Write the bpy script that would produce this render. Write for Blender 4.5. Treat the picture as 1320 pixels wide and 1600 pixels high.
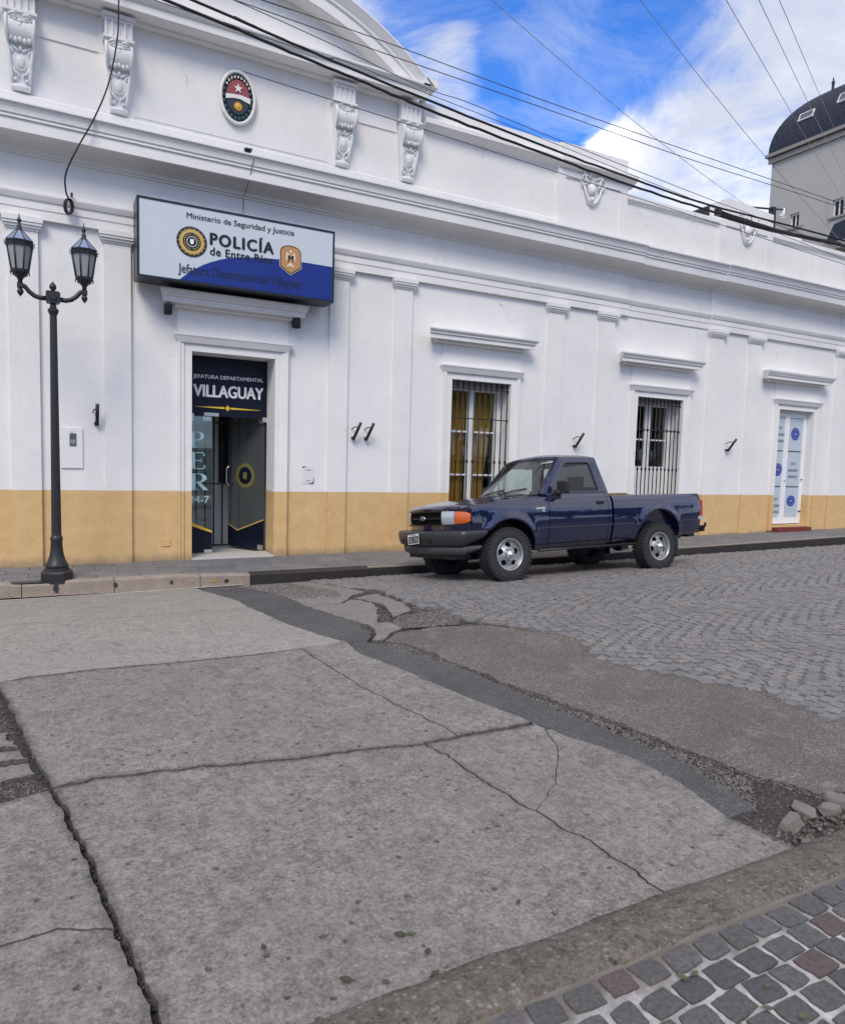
import bpy, bmesh, math, random
import numpy as np
from mathutils import Vector, Matrix, noise as mnoise, geometry as mgeo
R = math.radians
random.seed(11)
rnd = random.Random(5)
scene = bpy.context.scene
for o in list(bpy.data.objects): bpy.data.objects.remove(o)

# ------------------------------------------------------------ camera
cd = bpy.data.cameras.new('camera'); cam = bpy.data.objects.new('camera', cd)
scene.collection.objects.link(cam); scene.camera = cam
cr = Vector((0.88859, -0.45784, 0.02809)); cu = Vector((0.01314, 0.08663, 0.99615)); cf = Vector((0.45851, 0.88481, -0.08299))
m = Matrix((( cr.x, cu.x, -cf.x, 0.0), (cr.y, cu.y, -cf.y, -9.75), (cr.z, cu.z, -cf.z, 1.6), (0, 0, 0, 1)))
cam.matrix_world = m
cd.sensor_fit = 'HORIZONTAL'; cd.sensor_width = 36; cd.lens = 1120 / 1320 * 36
cd.clip_start = .05; cd.clip_end = 2000

# ------------------------------------------------------------ world / sun / exposure
W = bpy.data.worlds.new('World'); scene.world = W; W.use_nodes = True
nt = W.node_tree; nt.nodes.clear()
def N(t, typ, **k):
    n = t.nodes.new(typ)
    for a, b in k.items():
        if a.startswith('i_'): n.inputs[a[2:].replace('_', ' ')].default_value = b
        else: setattr(n, a, b)
    return n
SUN_EL, SUN_AZ = 46, 215      # azimuth the light comes from, degrees from +Y clockwise
sky = N(nt, 'ShaderNodeTexSky', sky_type='NISHITA', sun_disc=False, sun_elevation=R(SUN_EL), sun_rotation=R(SUN_AZ), air_density=1.0, dust_density=.4, ozone_density=2.5)
tc = N(nt, 'ShaderNodeTexCoord')
sep = N(nt, 'ShaderNodeSeparateXYZ'); nt.links.new(tc.outputs['Generated'], sep.inputs[0])
def mth(t, op, a, b=None, c=None, clamp=False):
    n = t.nodes.new('ShaderNodeMath'); n.operation = op; n.use_clamp = clamp
    for i, v in enumerate((a, b, c)):
        if v is None: continue
        if isinstance(v, (int, float)): n.inputs[i].default_value = v
        else: t.links.new(v, n.inputs[i])
    return n.outputs[0]
zc = mth(nt, 'MAXIMUM', mth(nt, 'ADD', sep.outputs[2], .18), .06)
cmb = N(nt, 'ShaderNodeCombineXYZ')
nt.links.new(mth(nt, 'DIVIDE', sep.outputs[0], zc), cmb.inputs[0]); nt.links.new(mth(nt, 'DIVIDE', sep.outputs[1], zc), cmb.inputs[1])
cmb.inputs[2].default_value = 3.7
def nz(scale, detail, rough, dist, off=0):
    n = N(nt, 'ShaderNodeTexNoise'); n.inputs['Scale'].default_value = scale; n.inputs['Detail'].default_value = detail
    n.inputs['Roughness'].default_value = rough; n.inputs['Distortion'].default_value = dist
    mp = N(nt, 'ShaderNodeMapping'); mp.inputs['Location'].default_value = (off, off * .7, off * .3)
    nt.links.new(cmb.outputs[0], mp.inputs[0]); nt.links.new(mp.outputs[0], n.inputs['Vector']); return n.outputs[0]
def blob(d, sharp):           # soft patch of sky around a direction (a bank of cloud, or a gap in it)
    d = Vector(d).normalized(); v = N(nt, 'ShaderNodeVectorMath', operation='DOT_PRODUCT')
    nt.links.new(tc.outputs['Generated'], v.inputs[0]); v.inputs[1].default_value = d
    a = mth(nt, 'SUBTRACT', v.outputs['Value'], 1.0)
    return mth(nt, 'EXPONENT', mth(nt, 'MULTIPLY', a, sharp))
def pray(x, y): return cf * 1120 + cr * (x - 660) - cu * (y - 800)
cov = nz(1.6, 7, .62, .5, 2.2)
wis = nz(3.4, 8, .66, 1.2, 7.1)
big = nz(.55, 3, .5, 0, 11.0)
c0 = mth(nt, 'ADD', mth(nt, 'MULTIPLY', cov, .60), mth(nt, 'MULTIPLY', wis, .46))
c0 = mth(nt, 'ADD', c0, mth(nt, 'MULTIPLY', mth(nt, 'SUBTRACT', big, .5), .5))
c0 = mth(nt, 'ADD', c0, .10)
for (x, y, s, a) in ((790, 0, 70, -.34), (970, 60, 110, -.34), (640, 10, 150, -.16), (860, 190, 300, -.20), (1240, 40, 60, .18), (1010, 220, 260, .13), (720, 80, 900, .24), (650, 115, 600, .12), (950, 242, 1200, .40), (1210, 260, 60, .02), (750, 180, 500, .14), (1090, 130, 400, .12), (1060, 20, 900, -.05), (1090, 75, 1500, -.08)):
    c0 = mth(nt, 'ADD', c0, mth(nt, 'MULTIPLY', blob(pray(x, y), s), a))
mask = N(nt, 'ShaderNodeValToRGB'); mask.color_ramp.elements[0].position = .41; mask.color_ramp.elements[1].position = .72
mask.color_ramp.interpolation = 'EASE'
nt.links.new(c0, mask.inputs[0])
# cloud tone: bright cumulus to soft grey underside
ct = mth(nt, 'ADD', nz(2.3, 6, .6, .3, 4.5), mth(nt, 'MULTIPLY', blob(pray(945, 235), 1300), .42))
ct = mth(nt, 'ADD', ct, mth(nt, 'MULTIPLY', blob(pray(1240, 60), 70), -.05))
cr_ = N(nt, 'ShaderNodeValToRGB'); e = cr_.color_ramp.elements
e[0].position = .38; e[0].color = (4.2, 4.5, 5.35, 1); e[1].position = .84; e[1].color = (12.0, 12.0, 12.0, 1)
x_ = cr_.color_ramp.elements.new(.61); x_.color = (6.3, 6.45, 7.0, 1)
nt.links.new(ct, cr_.inputs[0])
tint = N(nt, 'ShaderNodeMix', data_type='RGBA', blend_type='MULTIPLY'); tint.inputs[0].default_value = 1
nt.links.new(sky.outputs[0], tint.inputs[6]); tint.inputs[7].default_value = (.40, .85, 1.55, 1)
mp2 = N(nt, 'ShaderNodeMapping'); mp2.inputs['Scale'].default_value = (1.6, 2.4, 1); mp2.inputs['Rotation'].default_value = (0, 0, .9); nt.links.new(cmb.outputs[0], mp2.inputs[0])
nci = N(nt, 'ShaderNodeTexNoise'); nci.inputs['Scale'].default_value = 2.1; nci.inputs['Detail'].default_value = 9; nci.inputs['Roughness'].default_value = .68; nci.inputs['Distortion'].default_value = .9; nt.links.new(mp2.outputs[0], nci.inputs['Vector'])
cir = N(nt, 'ShaderNodeMapRange'); cir.inputs[1].default_value = .44; cir.inputs[2].default_value = .74; cir.inputs[3].default_value = 0; cir.inputs[4].default_value = .34; nt.links.new(nci.outputs[0], cir.inputs[0])
mk = mth(nt, 'MULTIPLY', mask.outputs[0], mth(nt, 'ADD', .80, mth(nt, 'MULTIPLY', wis, .35)), clamp=True)
mx = N(nt, 'ShaderNodeMix', data_type='RGBA'); nt.links.new(mth(nt, 'MAXIMUM', mk, cir.outputs[0]), mx.inputs[0])
nt.links.new(tint.outputs[2], mx.inputs[6]); nt.links.new(cr_.outputs[0], mx.inputs[7])
bg = N(nt, 'ShaderNodeBackground'); bg.inputs[1].default_value = .098
wo = N(nt, 'ShaderNodeOutputWorld'); nt.links.new(mx.outputs[2], bg.inputs[0]); nt.links.new(bg.outputs[0], wo.inputs[0])

sl = bpy.data.lights.new('sun', 'SUN'); sl.energy = 1.5; sl.angle = R(24); sl.color = (1, .885, .71)
so = bpy.data.objects.new('sun', sl); scene.collection.objects.link(so)
sd = Vector((math.sin(R(SUN_AZ)) * math.cos(R(SUN_EL)), math.cos(R(SUN_AZ)) * math.cos(R(SUN_EL)), math.sin(R(SUN_EL))))
so.rotation_euler = sd.to_track_quat('Z', 'Y').to_euler(); so.location = (-6, -14, 16)
vs = scene.view_settings; vs.view_transform = 'Standard'; vs.look = 'None'; vs.exposure = 0.74; vs.gamma = 1; vs.use_curve_mapping = False

# ------------------------------------------------------------ ground height of the street (crowned, falling to the kerb)
CY = [-400, -12, -8.5, -6.5, -5.2, -4.3, -3.5, -2.8, -1.5, -1.1, 0, 400]; CZ = [-.01, -.01, 0, .055, .10, .12, .12, .09, -.05, -.085, -.085, -.085]
def rx(X): return .008 * min(max(X, 0), 30)
def hf(X, Y): return float(np.interp(Y, CY, CZ)) + rx(X)
SW = .092                                     # sidewalk height at X=0

# ------------------------------------------------------------ materials
MAT = {}
def mat(name, col, rough=.8, var=.12, scale=6, bump=.0, bscale=40, metal=0, coat=0, spec=.5, fine=0, alpha=None):
    mt = bpy.data.materials.new(name); mt.use_nodes = True; t = mt.node_tree; b = t.nodes['Principled BSDF']
    b.inputs['Roughness'].default_value = rough; b.inputs['Metallic'].default_value = metal
    b.inputs['Coat Weight'].default_value = coat; b.inputs['Coat Roughness'].default_value = .04; b.inputs['Specular IOR Level'].default_value = spec
    geo = t.nodes.new('ShaderNodeNewGeometry')
    if var > 0:
        n = t.nodes.new('ShaderNodeTexNoise'); n.inputs['Scale'].default_value = scale; n.inputs['Detail'].default_value = 6; n.inputs['Roughness'].default_value = .65
        t.links.new(geo.outputs['Position'], n.inputs['Vector'])
        f = mth(t, 'ADD', mth(t, 'MULTIPLY', mth(t, 'SUBTRACT', n.outputs[0], .5), var * 2), 1)
        if fine:
            n2 = t.nodes.new('ShaderNodeTexNoise'); n2.inputs['Scale'].default_value = fine; n2.inputs['Detail'].default_value = 3
            t.links.new(geo.outputs['Position'], n2.inputs['Vector'])
            f = mth(t, 'MULTIPLY', f, mth(t, 'ADD', mth(t, 'MULTIPLY', mth(t, 'SUBTRACT', n2.outputs[0], .5), var * 2.5), 1))
        v = t.nodes.new('ShaderNodeVectorMath'); v.operation = 'SCALE'; v.inputs[0].default_value = col[:3]; t.links.new(f, v.inputs['Scale'])
        t.links.new(v.outputs[0], b.inputs['Base Color'])
    else: b.inputs['Base Color'].default_value = (*col[:3], 1)
    if bump:
        n = t.nodes.new('ShaderNodeTexNoise'); n.inputs['Scale'].default_value = bscale; n.inputs['Detail'].default_value = 8; n.inputs['Roughness'].default_value = .6
        t.links.new(geo.outputs['Position'], n.inputs['Vector'])
        bp = t.nodes.new('ShaderNodeBump'); bp.inputs['Strength'].default_value = 1; bp.inputs['Distance'].default_value = bump
        t.links.new(n.outputs[0], bp.inputs['Height']); t.links.new(bp.outputs[0], b.inputs['Normal'])
    MAT[name] = mt; return mt
def nodes(name): mt = bpy.data.materials.new(name); mt.use_nodes = True; MAT[name] = mt; return mt, mt.node_tree, mt.node_tree.nodes['Principled BSDF']
def tnoise(t, vec, scale, detail=5, rough=.6, dist=0):
    n = t.nodes.new('ShaderNodeTexNoise'); n.inputs['Scale'].default_value = scale; n.inputs['Detail'].default_value = detail
    n.inputs['Roughness'].default_value = rough; n.inputs['Distortion'].default_value = dist
    t.links.new(vec, n.inputs['Vector']); return n.outputs[0]
def tvor(t, vec, scale, feat='F1', rnd_=1, out='Distance'):
    n = t.nodes.new('ShaderNodeTexVoronoi'); n.feature = feat; n.inputs['Scale'].default_value = scale; n.inputs['Randomness'].default_value = rnd_
    t.links.new(vec, n.inputs['Vector']); return n.outputs[out]
def tmap(t, v, a, b, c=0, d=1):
    n = t.nodes.new('ShaderNodeMapRange'); n.clamp = True
    for i, q in enumerate((a, b, c, d)): n.inputs[i + 1].default_value = q
    t.links.new(v, n.inputs[0]); return n.outputs[0]
def tmix(t, f, a, b, mode='MIX'):
    n = t.nodes.new('ShaderNodeMix'); n.data_type = 'RGBA'; n.blend_type = mode
    if isinstance(f, (int, float)): n.inputs[0].default_value = f
    else: t.links.new(f, n.inputs[0])
    for i, q in ((6, a), (7, b)):
        if isinstance(q, tuple): n.inputs[i].default_value = (*q[:3], 1)
        else: t.links.new(q, n.inputs[i])
    return n.outputs[2]
def tbump(t, b, h, dist, prev=None):
    n = t.nodes.new('ShaderNodeBump'); n.inputs['Strength'].default_value = 1; n.inputs['Distance'].default_value = dist
    t.links.new(h, n.inputs['Height'])
    if prev: t.links.new(prev, n.inputs['Normal'])
    t.links.new(n.outputs[0], b.inputs['Normal']); return n.outputs[0]

# painted plaster: white above, ochre dado below the painted line
mt, t, b = nodes('painted_plaster'); geo = t.nodes.new('ShaderNodeNewGeometry'); P_ = geo.outputs['Position']
s = t.nodes.new('ShaderNodeSeparateXYZ'); t.links.new(P_, s.inputs[0])
line = mth(t, 'ADD', mth(t, 'MULTIPLY', s.outputs[0], -.0068), 1.018)
line = mth(t, 'ADD', line, mth(t, 'MULTIPLY', mth(t, 'SUBTRACT', tnoise(t, P_, 9, 2), .5), .008))
dd = mth(t, 'MULTIPLY', mth(t, 'SUBTRACT', s.outputs[2], line), 300, clamp=True)
big_ = tnoise(t, P_, 1.1, 5, .6); med = tnoise(t, P_, 5, 6, .65); fin = tnoise(t, P_, 34, 5, .6)
white = tmix(t, tmap(t, big_, .35, .7), (.74, .735, .73), (.81, .805, .79))
# vertical rain streaks and grime below ledges
mp = t.nodes.new('ShaderNodeMapping'); mp.inputs['Scale'].default_value = (5, 5, .6); t.links.new(P_, mp.inputs[0])
stk = tnoise(t, mp.outputs[0], 1.0, 6, .7)
white = tmix(t, mth(t, 'MULTIPLY', tmap(t, stk, .54, .82, 0, .42), tmap(t, big_, .40, .62)), white, (.50, .49, .47))
white = tmix(t, tmap(t, tnoise(t, P_, 2.4, 7, .7, .6), .60, .76, 0, .30), white, (.60, .60, .60))
white = tmix(t, tmap(t, fin, .68, .9, 0, .35), white, (.55, .54, .52))
vc = t.nodes.new('ShaderNodeTexVoronoi'); vc.feature = 'DISTANCE_TO_EDGE'; vc.inputs['Scale'].default_value = .8
vv = t.nodes.new('ShaderNodeVectorMath'); vv.operation = 'ADD'; nn = t.nodes.new('ShaderNodeTexNoise'); nn.inputs['Scale'].default_value = 3; nn.inputs['Detail'].default_value = 5
t.links.new(P_, nn.inputs['Vector']); t.links.new(P_, vv.inputs[0]); t.links.new(nn.outputs['Color'], vv.inputs[1]); t.links.new(vv.outputs[0], vc.inputs['Vector'])
crk = mth(t, 'MULTIPLY', tmap(t, vc.outputs['Distance'], 0, .006, 1, 0), tmap(t, tnoise(t, P_, .9, 2), .60, .68))
white = tmix(t, mth(t, 'MULTIPLY', crk, .55), white, (.35, .34, .33))
tan = tmix(t, tmap(t, med, .35, .7), (.60, .40, .185), (.68, .465, .23))
tan = tmix(t, tmap(t, tnoise(t, P_, 2.6, 6, .7, 1.0), .60, .74, 0, .55), tan, (.74, .56, .35))
gz = tmap(t, mth(t, 'SUBTRACT', s.outputs[2], mth(t, 'MULTIPLY', tnoise(t, P_, 7, 4), .16)), .04, .14, .7, 0)
tan = tmix(t, gz, tan, (.30, .22, .14))
t.links.new(tmix(t, dd, tan, white), b.inputs['Base Color']); b.inputs['Roughness'].default_value = .62; b.inputs['Specular IOR Level'].default_value = .3
p1 = tbump(t, b, med, .006); p2 = tbump(t, b, fin, .0025, p1); p3 = tbump(t, b, mth(t, 'MULTIPLY', crk, -1), .003, p2)
PL = mt
mat('white_plaster', (.77, .775, .785), .65, .05, 3, .004, 30, spec=.3)
mat('stucco_ornament', (.75, .755, .76), .65, .08, 12, .004, 60, spec=.3)

# concrete carriageway
def concrete(name, base, dark, dirt, pit=.6, warm=.0):
    mt, t, b = nodes(name); geo = t.nodes.new('ShaderNodeNewGeometry'); P_ = geo.outputs['Position']
    big_ = tnoise(t, P_, .75, 4, .6); med = tnoise(t, P_, 7, 8, .72); fin = tnoise(t, P_, 55, 4, .7)
    col = tmix(t, tmap(t, mth(t, 'ADD', mth(t, 'ADD', mth(t, 'MULTIPLY', med, .22), mth(t, 'MULTIPLY', tnoise(t, P_, 24, 6, .8), .38)), mth(t, 'MULTIPLY', tnoise(t, P_, 75, 5, .8), .40)), .42, .57), dark, base)
    col = tmix(t, tmap(t, big_, .42, .68, 0, .3), col, dirt)
    # exposed aggregate: pale and dark stones
    v = t.nodes.new('ShaderNodeTexVoronoi'); v.inputs['Scale'].default_value = 48; t.links.new(P_, v.inputs['Vector'])
    sx = t.nodes.new('ShaderNodeSeparateXYZ'); t.links.new(v.outputs['Color'], sx.inputs[0])
    st = mth(t, 'MULTIPLY', tmap(t, v.outputs['Distance'], .2, .5, 1, 0), tmap(t, sx.outputs[0], .35, .6))
    col = tmix(t, mth(t, 'MULTIPLY', st, .55), col, tmix(t, sx.outputs[1], (.10, .10, .105), (.36, .34, .33)))
    v2 = t.nodes.new('ShaderNodeTexVoronoi'); v2.inputs['Scale'].default_value = 17; t.links.new(P_, v2.inputs['Vector'])
    s2 = t.nodes.new('ShaderNodeSeparateXYZ'); t.links.new(v2.outputs['Color'], s2.inputs[0])
    wob = mth(t, 'ADD', v2.outputs['Distance'], mth(t, 'MULTIPLY', mth(t, 'SUBTRACT', tnoise(t, P_, 38, 5, .75), .5), .9))
    pt = mth(t, 'MULTIPLY', tmap(t, wob, .02, .17, 1, 0), tmap(t, mth(t, 'ADD', s2.outputs[0], mth(t, 'MULTIPLY', mth(t, 'SUBTRACT', big_, .5), .9)), .60, .70))
    col = tmix(t, mth(t, 'MULTIPLY', pt, pit * .75), col, (.065, .06, .057))
    col = tmix(t, tmap(t, fin, .62, .85, 0, .4), col, (.42, .41, .40)); col = tmix(t, tmap(t, fin, .40, .2, 0, .5), col, (.07, .07, .07))
    at = t.nodes.new('ShaderNodeAttribute'); at.attribute_name = 'edge_dirt'
    ed = mth(t, 'ADD', at.outputs['Fac'], mth(t, 'MULTIPLY', mth(t, 'SUBTRACT', tnoise(t, P_, 16, 6, .75), .5), 1.3))
    col = tmix(t, mth(t, 'MULTIPLY', tmap(t, ed, .42, 1.1, 0, .62), tmap(t, at.outputs['Fac'], 0, .12)), col, (.055, .048, .042))
    stn = tnoise(t, P_, 1.7, 5, .62, 1.2); col = tmix(t, tmap(t, stn, .58, .72, 0, .32), col, (.07, .064, .058))
    t.links.new(col, b.inputs['Base Color']); b.inputs['Roughness'].default_value = .85; b.inputs['Specular IOR Level'].default_value = .3
    h = mth(t, 'ADD', mth(t, 'MULTIPLY', med, .6), mth(t, 'MULTIPLY', fin, .35)); h = mth(t, 'SUBTRACT', h, mth(t, 'MULTIPLY', pt, .8))
    h = mth(t, 'ADD', h, mth(t, 'MULTIPLY', st, .25)); h = mth(t, 'ADD', h, mth(t, 'MULTIPLY', tnoise(t, P_, 24, 6, .8), .8)); tbump(t, b, h, .010); return mt
concrete('road_concrete', (.315, .295, .27), (.118, .108, .098), (.175, .16, .145), .9)
concrete('road_concrete_pale', (.38, .352, .315), (.21, .195, .175), (.27, .25, .225), .6)
concrete('old_concrete', (.28, .255, .23), (.155, .142, .13), (.21, .19, .175), .5)
def aggregate(name, c1, c2, c3, sc=60, bd=.009):
    mt, t, b = nodes(name); geo = t.nodes.new('ShaderNodeNewGeometry'); P_ = geo.outputs['Position']
    v = t.nodes.new('ShaderNodeTexVoronoi'); v.inputs['Scale'].default_value = sc; t.links.new(P_, v.inputs['Vector'])
    sx = t.nodes.new('ShaderNodeSeparateXYZ'); t.links.new(v.outputs['Color'], sx.inputs[0])
    col = tmix(t, sx.outputs[0], c1, c2); col = tmix(t, tmap(t, sx.outputs[1], .78, .9), col, c3)
    col = tmix(t, tmap(t, v.outputs['Distance'], .35, .65, 0, .6), col, tuple(q * .35 for q in c1)); col = tmix(t, tmap(t, tnoise(t, P_, 14, 7, .75), .35, .65, .45, 0), col, tuple(q * .6 for q in c1))
    col = tmix(t, tmap(t, tnoise(t, P_, 1.8, 5, .6), .4, .7, 0, .55), col, tuple(q * .5 for q in c1)); col = tmix(t, tmap(t, tnoise(t, P_, 5, 7, .75), .55, .75, 0, .5), col, tuple(min(1, q * 1.5) for q in c2))
    t.links.new(col, b.inputs['Base Color']); b.inputs['Roughness'].default_value = .85; b.inputs['Specular IOR Level'].default_value = .3
    h = mth(t, 'ADD', mth(t, 'MULTIPLY', v.outputs['Distance'], -1), mth(t, 'MULTIPLY', tnoise(t, P_, 8, 6), .8)); tbump(t, b, h, bd); return mt
aggregate('worn_aggregate_asphalt', (.18, .158, .142), (.25, .22, .198), (.36, .32, .29), 85, .008)
aggregate('dirt', (.075, .066, .058), (.13, .115, .10), (.27, .24, .22), 80, .012)
aggregate('patch_asphalt', (.120, .119, .122), (.150, .148, .150), (.23, .22, .215), 110, .006)
concrete('kerb_stone', (.20, .175, .145), (.07, .058, .046), (.11, .092, .074), .8)
aggregate('road_base', (.16, .148, .138), (.21, .195, .18), (.30, .28, .26), 60, .008)
def settmat(name, cols, rough=.7, isl=False, bump=.004):
    mt, t, b = nodes(name); geo = t.nodes.new('ShaderNodeNewGeometry'); P_ = geo.outputs['Position']
    if isl: rv = geo.outputs['Random Per Island']
    else: rv = t.nodes.new('ShaderNodeObjectInfo').outputs['Random']
    cr2 = t.nodes.new('ShaderNodeValToRGB'); cr2.color_ramp.interpolation = 'CONSTANT'; el = cr2.color_ramp.elements
    n = len(cols); el[0].color = (*cols[0], 1); el[1].position = 1 / n; el[1].color = (*cols[1], 1)
    for i in range(2, n): q = el.new(i / n); q.color = (*cols[i], 1)
    t.links.new(rv, cr2.inputs[0])
    col = tmix(t, tmap(t, tnoise(t, P_, 26, 6, .7), .3, .75, 0, .5), cr2.outputs[0], (.07, .07, .075))
    col = tmix(t, tmap(t, tnoise(t, P_, 160, 3, .6), .60, .8, 0, .35), col, (.34, .33, .33))
    col = tmix(t, tmap(t, tnoise(t, P_, 70, 5, .75), .56, .42, 0, .45), col, (.045, .043, .042))
    t.links.new(col, b.inputs['Base Color']); b.inputs['Roughness'].default_value = rough; b.inputs['Specular IOR Level'].default_value = .4
    h = mth(t, 'ADD', tnoise(t, P_, 45, 7, .7), mth(t, 'MULTIPLY', tnoise(t, P_, 220, 2), .3)); tbump(t, b, h, bump)
settmat('pavement_sett_stone', [(.150, .146, .148), (.122, .119, .121), (.165, .153, .148), (.138, .134, .136), (.160, .112, .103), (.155, .150, .154), (.135, .125, .120), (.145, .143, .149), (.134, .123, .116), (.104, .104, .110), (.148, .106, .098)], .75, bump=.009)
SC = [(.27, .26, .258), (.225, .218, .22), (.29, .278, .275), (.245, .235, .235), (.31, .29, .275), (.265, .255, .258), (.32, .275, .245), (.235, .228, .235), (.28, .27, .275), (.25, .238, .23)]
settmat('street_sett_stone', SC, .62); settmat('street_sett_stone_joined', SC, .62, True)
mt, t, b = nodes('mortar'); geo = t.nodes.new('ShaderNodeNewGeometry'); P_ = geo.outputs['Position']
s = t.nodes.new('ShaderNodeSeparateXYZ'); t.links.new(P_, s.inputs[0])
c = tmix(t, tmap(t, tnoise(t, P_, 9, 6, .7), .42, .62), (.30, .29, .28), (.52, .51, .51))
edge = mth(t, 'ADD', s.outputs[1], mth(t, 'MULTIPLY', mth(t, 'SUBTRACT', tnoise(t, P_, 11, 5, .7), .5), .25))
c = tmix(t, tmap(t, edge, -8.42, -8.31, 0, .9), c, (.14, .12, .10))
c = tmix(t, tmap(t, tnoise(t, P_, 60, 4, .7), .56, .7, 0, .5), c, (.2, .19, .18))
t.links.new(c, b.inputs['Base Color']); b.inputs['Roughness'].default_value = .9; tbump(t, b, tnoise(t, P_, 50, 6, .7), .004)

mt, t, b = nodes('sidewalk_slab'); geo = t.nodes.new('ShaderNodeNewGeometry'); P_ = geo.outputs['Position']
oi = t.nodes.new('ShaderNodeObjectInfo')
c = tmix(t, oi.outputs['Random'], (.15, .155, .17), (.20, .205, .22)); c = tmix(t, tmap(t, tnoise(t, P_, 7, 8, .75), .35, .7, 0, .7), c, (.095, .098, .108))
c = tmix(t, tmap(t, tnoise(t, P_, 30, 5, .7), .58, .8, 0, .5), c, (.28, .275, .27))
t.links.new(c, b.inputs['Base Color']); b.inputs['Roughness'].default_value = .6; tbump(t, b, tnoise(t, P_, 30, 7, .7), .005)

mat('kerb_concrete', (.30, .25, .205), .85, .35, 7, .01, 40, fine=60)
mat('mortar_white', (.46, .45, .43), .9, .4, 20)
mat('kerb_paint_yellow', (.42, .28, .06), .8, .3, 30)
mat('iron_dark', (.018, .019, .024), .45, .15, 20, .0006, 150, spec=.5)
mat('black_metal', (.012, .012, .015), .45, .1, 20)
mat('timber_black', (.028, .025, .024), .7, .3, 25, .004, 60)
mat('black_sign_frame', (.010, .011, .018), .35, .1, 12)
mat('frosted_glass', (.30, .33, .35), .25, .1, 12)
mat('lantern_roof_glass', (.22, .28, .40), .12, .1, 9)
mat('sign_face', (.56, .62, .66), .25, .05, 2, spec=.4)
mat('sign_blue', (.007, .024, .205), .25, .06, 3)
mat('sign_text', (.008, .008, .012), .4, 0)
mat('sign_text_navy', (.008, .012, .05), .4, 0)
mat('gold', (.60, .42, .12), .45, .1, 60)
mat('bronze_badge', (.50, .26, .09), .45, .15, 60)
mat('bronze_pale', (.75, .62, .48), .5, .1, 60)
mat('door_navy', (.006, .009, .022), .35, 0, spec=.25)
mat('white_print', (.85, .85, .85), .5, 0)
mat('teal_print', (.52, .78, .80), .4, 0)
mat('yellow_print', (.80, .52, .03), .4, 0)
mat('steel', (.62, .62, .60), .3, .05, 40, metal=.85)
mat('room_dark', (.80, .80, .80), .8, .15, 2)
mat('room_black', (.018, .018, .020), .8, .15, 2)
mat('room_wall', (.82, .82, .82), .8, .1, 2)
mat('tile_floor', (.60, .60, .60), .35, .1, 4)
mat('threshold', (.52, .51, .49), .6, .15, 12)
mat('white_wood', (.80, .80, .81), .45, .06, 8, .0008, 60)
mat('curtain_mustard', (.56, .29, .035), .9, .15, 8)
mat('curtain_white', (.70, .76, .76), .9, .1, 6)
mat('film', (.46, .54, .60), .25, .05, 3)
mat('film_text', (.13, .17, .22), .5, 0)
mat('film_blue', (.035, .055, .33), .35, .1, 20)
mat('red_step', (.16, .028, .02), .7, .25, 20)
mat('meter_white', (.74, .745, .75), .5, .03, 10)
mat('meter_window', (.10, .10, .11), .15, .3, 60)
mat('paper', (.72, .70, .71), .7, .02, 10)
mat('poster_magenta', (.22, .03, .08), .6, .1, 30)
mat('poster_grey', (.25, .25, .29), .6, .1, 60)
mat('emblem_red', (.30, .06, .07), .5, .2, 30, .001, 200)
mat('emblem_teal', (.015, .05, .065), .5, .4, 40, .002, 90)
mat('emblem_dark', (.02, .035, .05), .5, .3, 40)
mat('emblem_gold', (.72, .38, .05), .5, .1, 40)
mat('emblem_white', (.75, .74, .72), .6, .08, 30)
mat('cable_rubber', (.006, .006, .008), .6, .1, 20)
mat('cable_grey', (.05, .05, .06), .6, .1, 20)
mat('wire_pale', (.26, .26, .29), .6, .1, 20)
mat('cream_wall', (.41, .395, .365), .8, .07, .8, .004, 20)
mat('roof_trim', (.27, .25, .22), .7, .1, 3)
mat('window_white', (.75, .75, .75), .4, 0)
mat('leaf_green', (.075, .10, .05), .6, .3, 60)
mat('leaf_brown', (.06, .045, .03), .7, .3, 60)
mat('foliage', (.035, .06, .022), .8, .35, 1.5)
mat('plank', (.20, .135, .065), .75, .3, 12)
mat('rock_pale', (.17, .155, .14), .85, .25, 12, .004, 60)
mt, t, b = nodes('slate'); geo = t.nodes.new('ShaderNodeNewGeometry')
c = tmix(t, tnoise(t, geo.outputs['Position'], 3, 5, .6), (.007, .010, .022), (.016, .021, .040)); t.links.new(c, b.inputs['Base Color']); b.inputs['Roughness'].default_value = .55
# truck
def paint():
    mt, t, b = nodes('navy_paint'); geo = t.nodes.new('ShaderNodeNewGeometry'); P_ = geo.outputs['Position']
    tc_ = t.nodes.new('ShaderNodeTexCoord'); s = t.nodes.new('ShaderNodeSeparateXYZ'); t.links.new(tc_.outputs['Object'], s.inputs[0])
    c = tmix(t, tmap(t, tnoise(t, P_, 2, 4), .3, .7), (.0008, .0028, .028), (.0012, .0040, .038))
    dust = mth(t, 'MULTIPLY', tmap(t, s.outputs[2], .66, .42, 0, .40), tmap(t, tnoise(t, P_, 6, 6, .7), .35, .7))
    c = tmix(t, dust, c, (.05, .048, .05)); t.links.new(c, b.inputs['Base Color'])
    b.inputs['Metallic'].default_value = .0; b.inputs['Roughness'].default_value = .32; b.inputs['Specular IOR Level'].default_value = .2; b.inputs['Coat Weight'].default_value = .9; b.inputs['Coat Roughness'].default_value = .03; b.inputs['Coat IOR'].default_value = 1.95
    t.links.new(tmap(t, dust, 0, .5, .30, .65), b.inputs['Roughness'])
paint()
mat('bumper_grey', (.030, .031, .035), .38, .25, 9)
mat('bumper_pad', (.060, .060, .066), .45, .2, 9)
mat('rubber', (.022, .023, .026), .75, .25, 14, .002, 90)
mat('alloy', (.42, .42, .42), .36, .1, 25, metal=.75)
mat('alloy_dark', (.02, .02, .022), .6, 0)
mat('chrome', (.75, .75, .74), .12, 0, metal=1)
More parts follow.
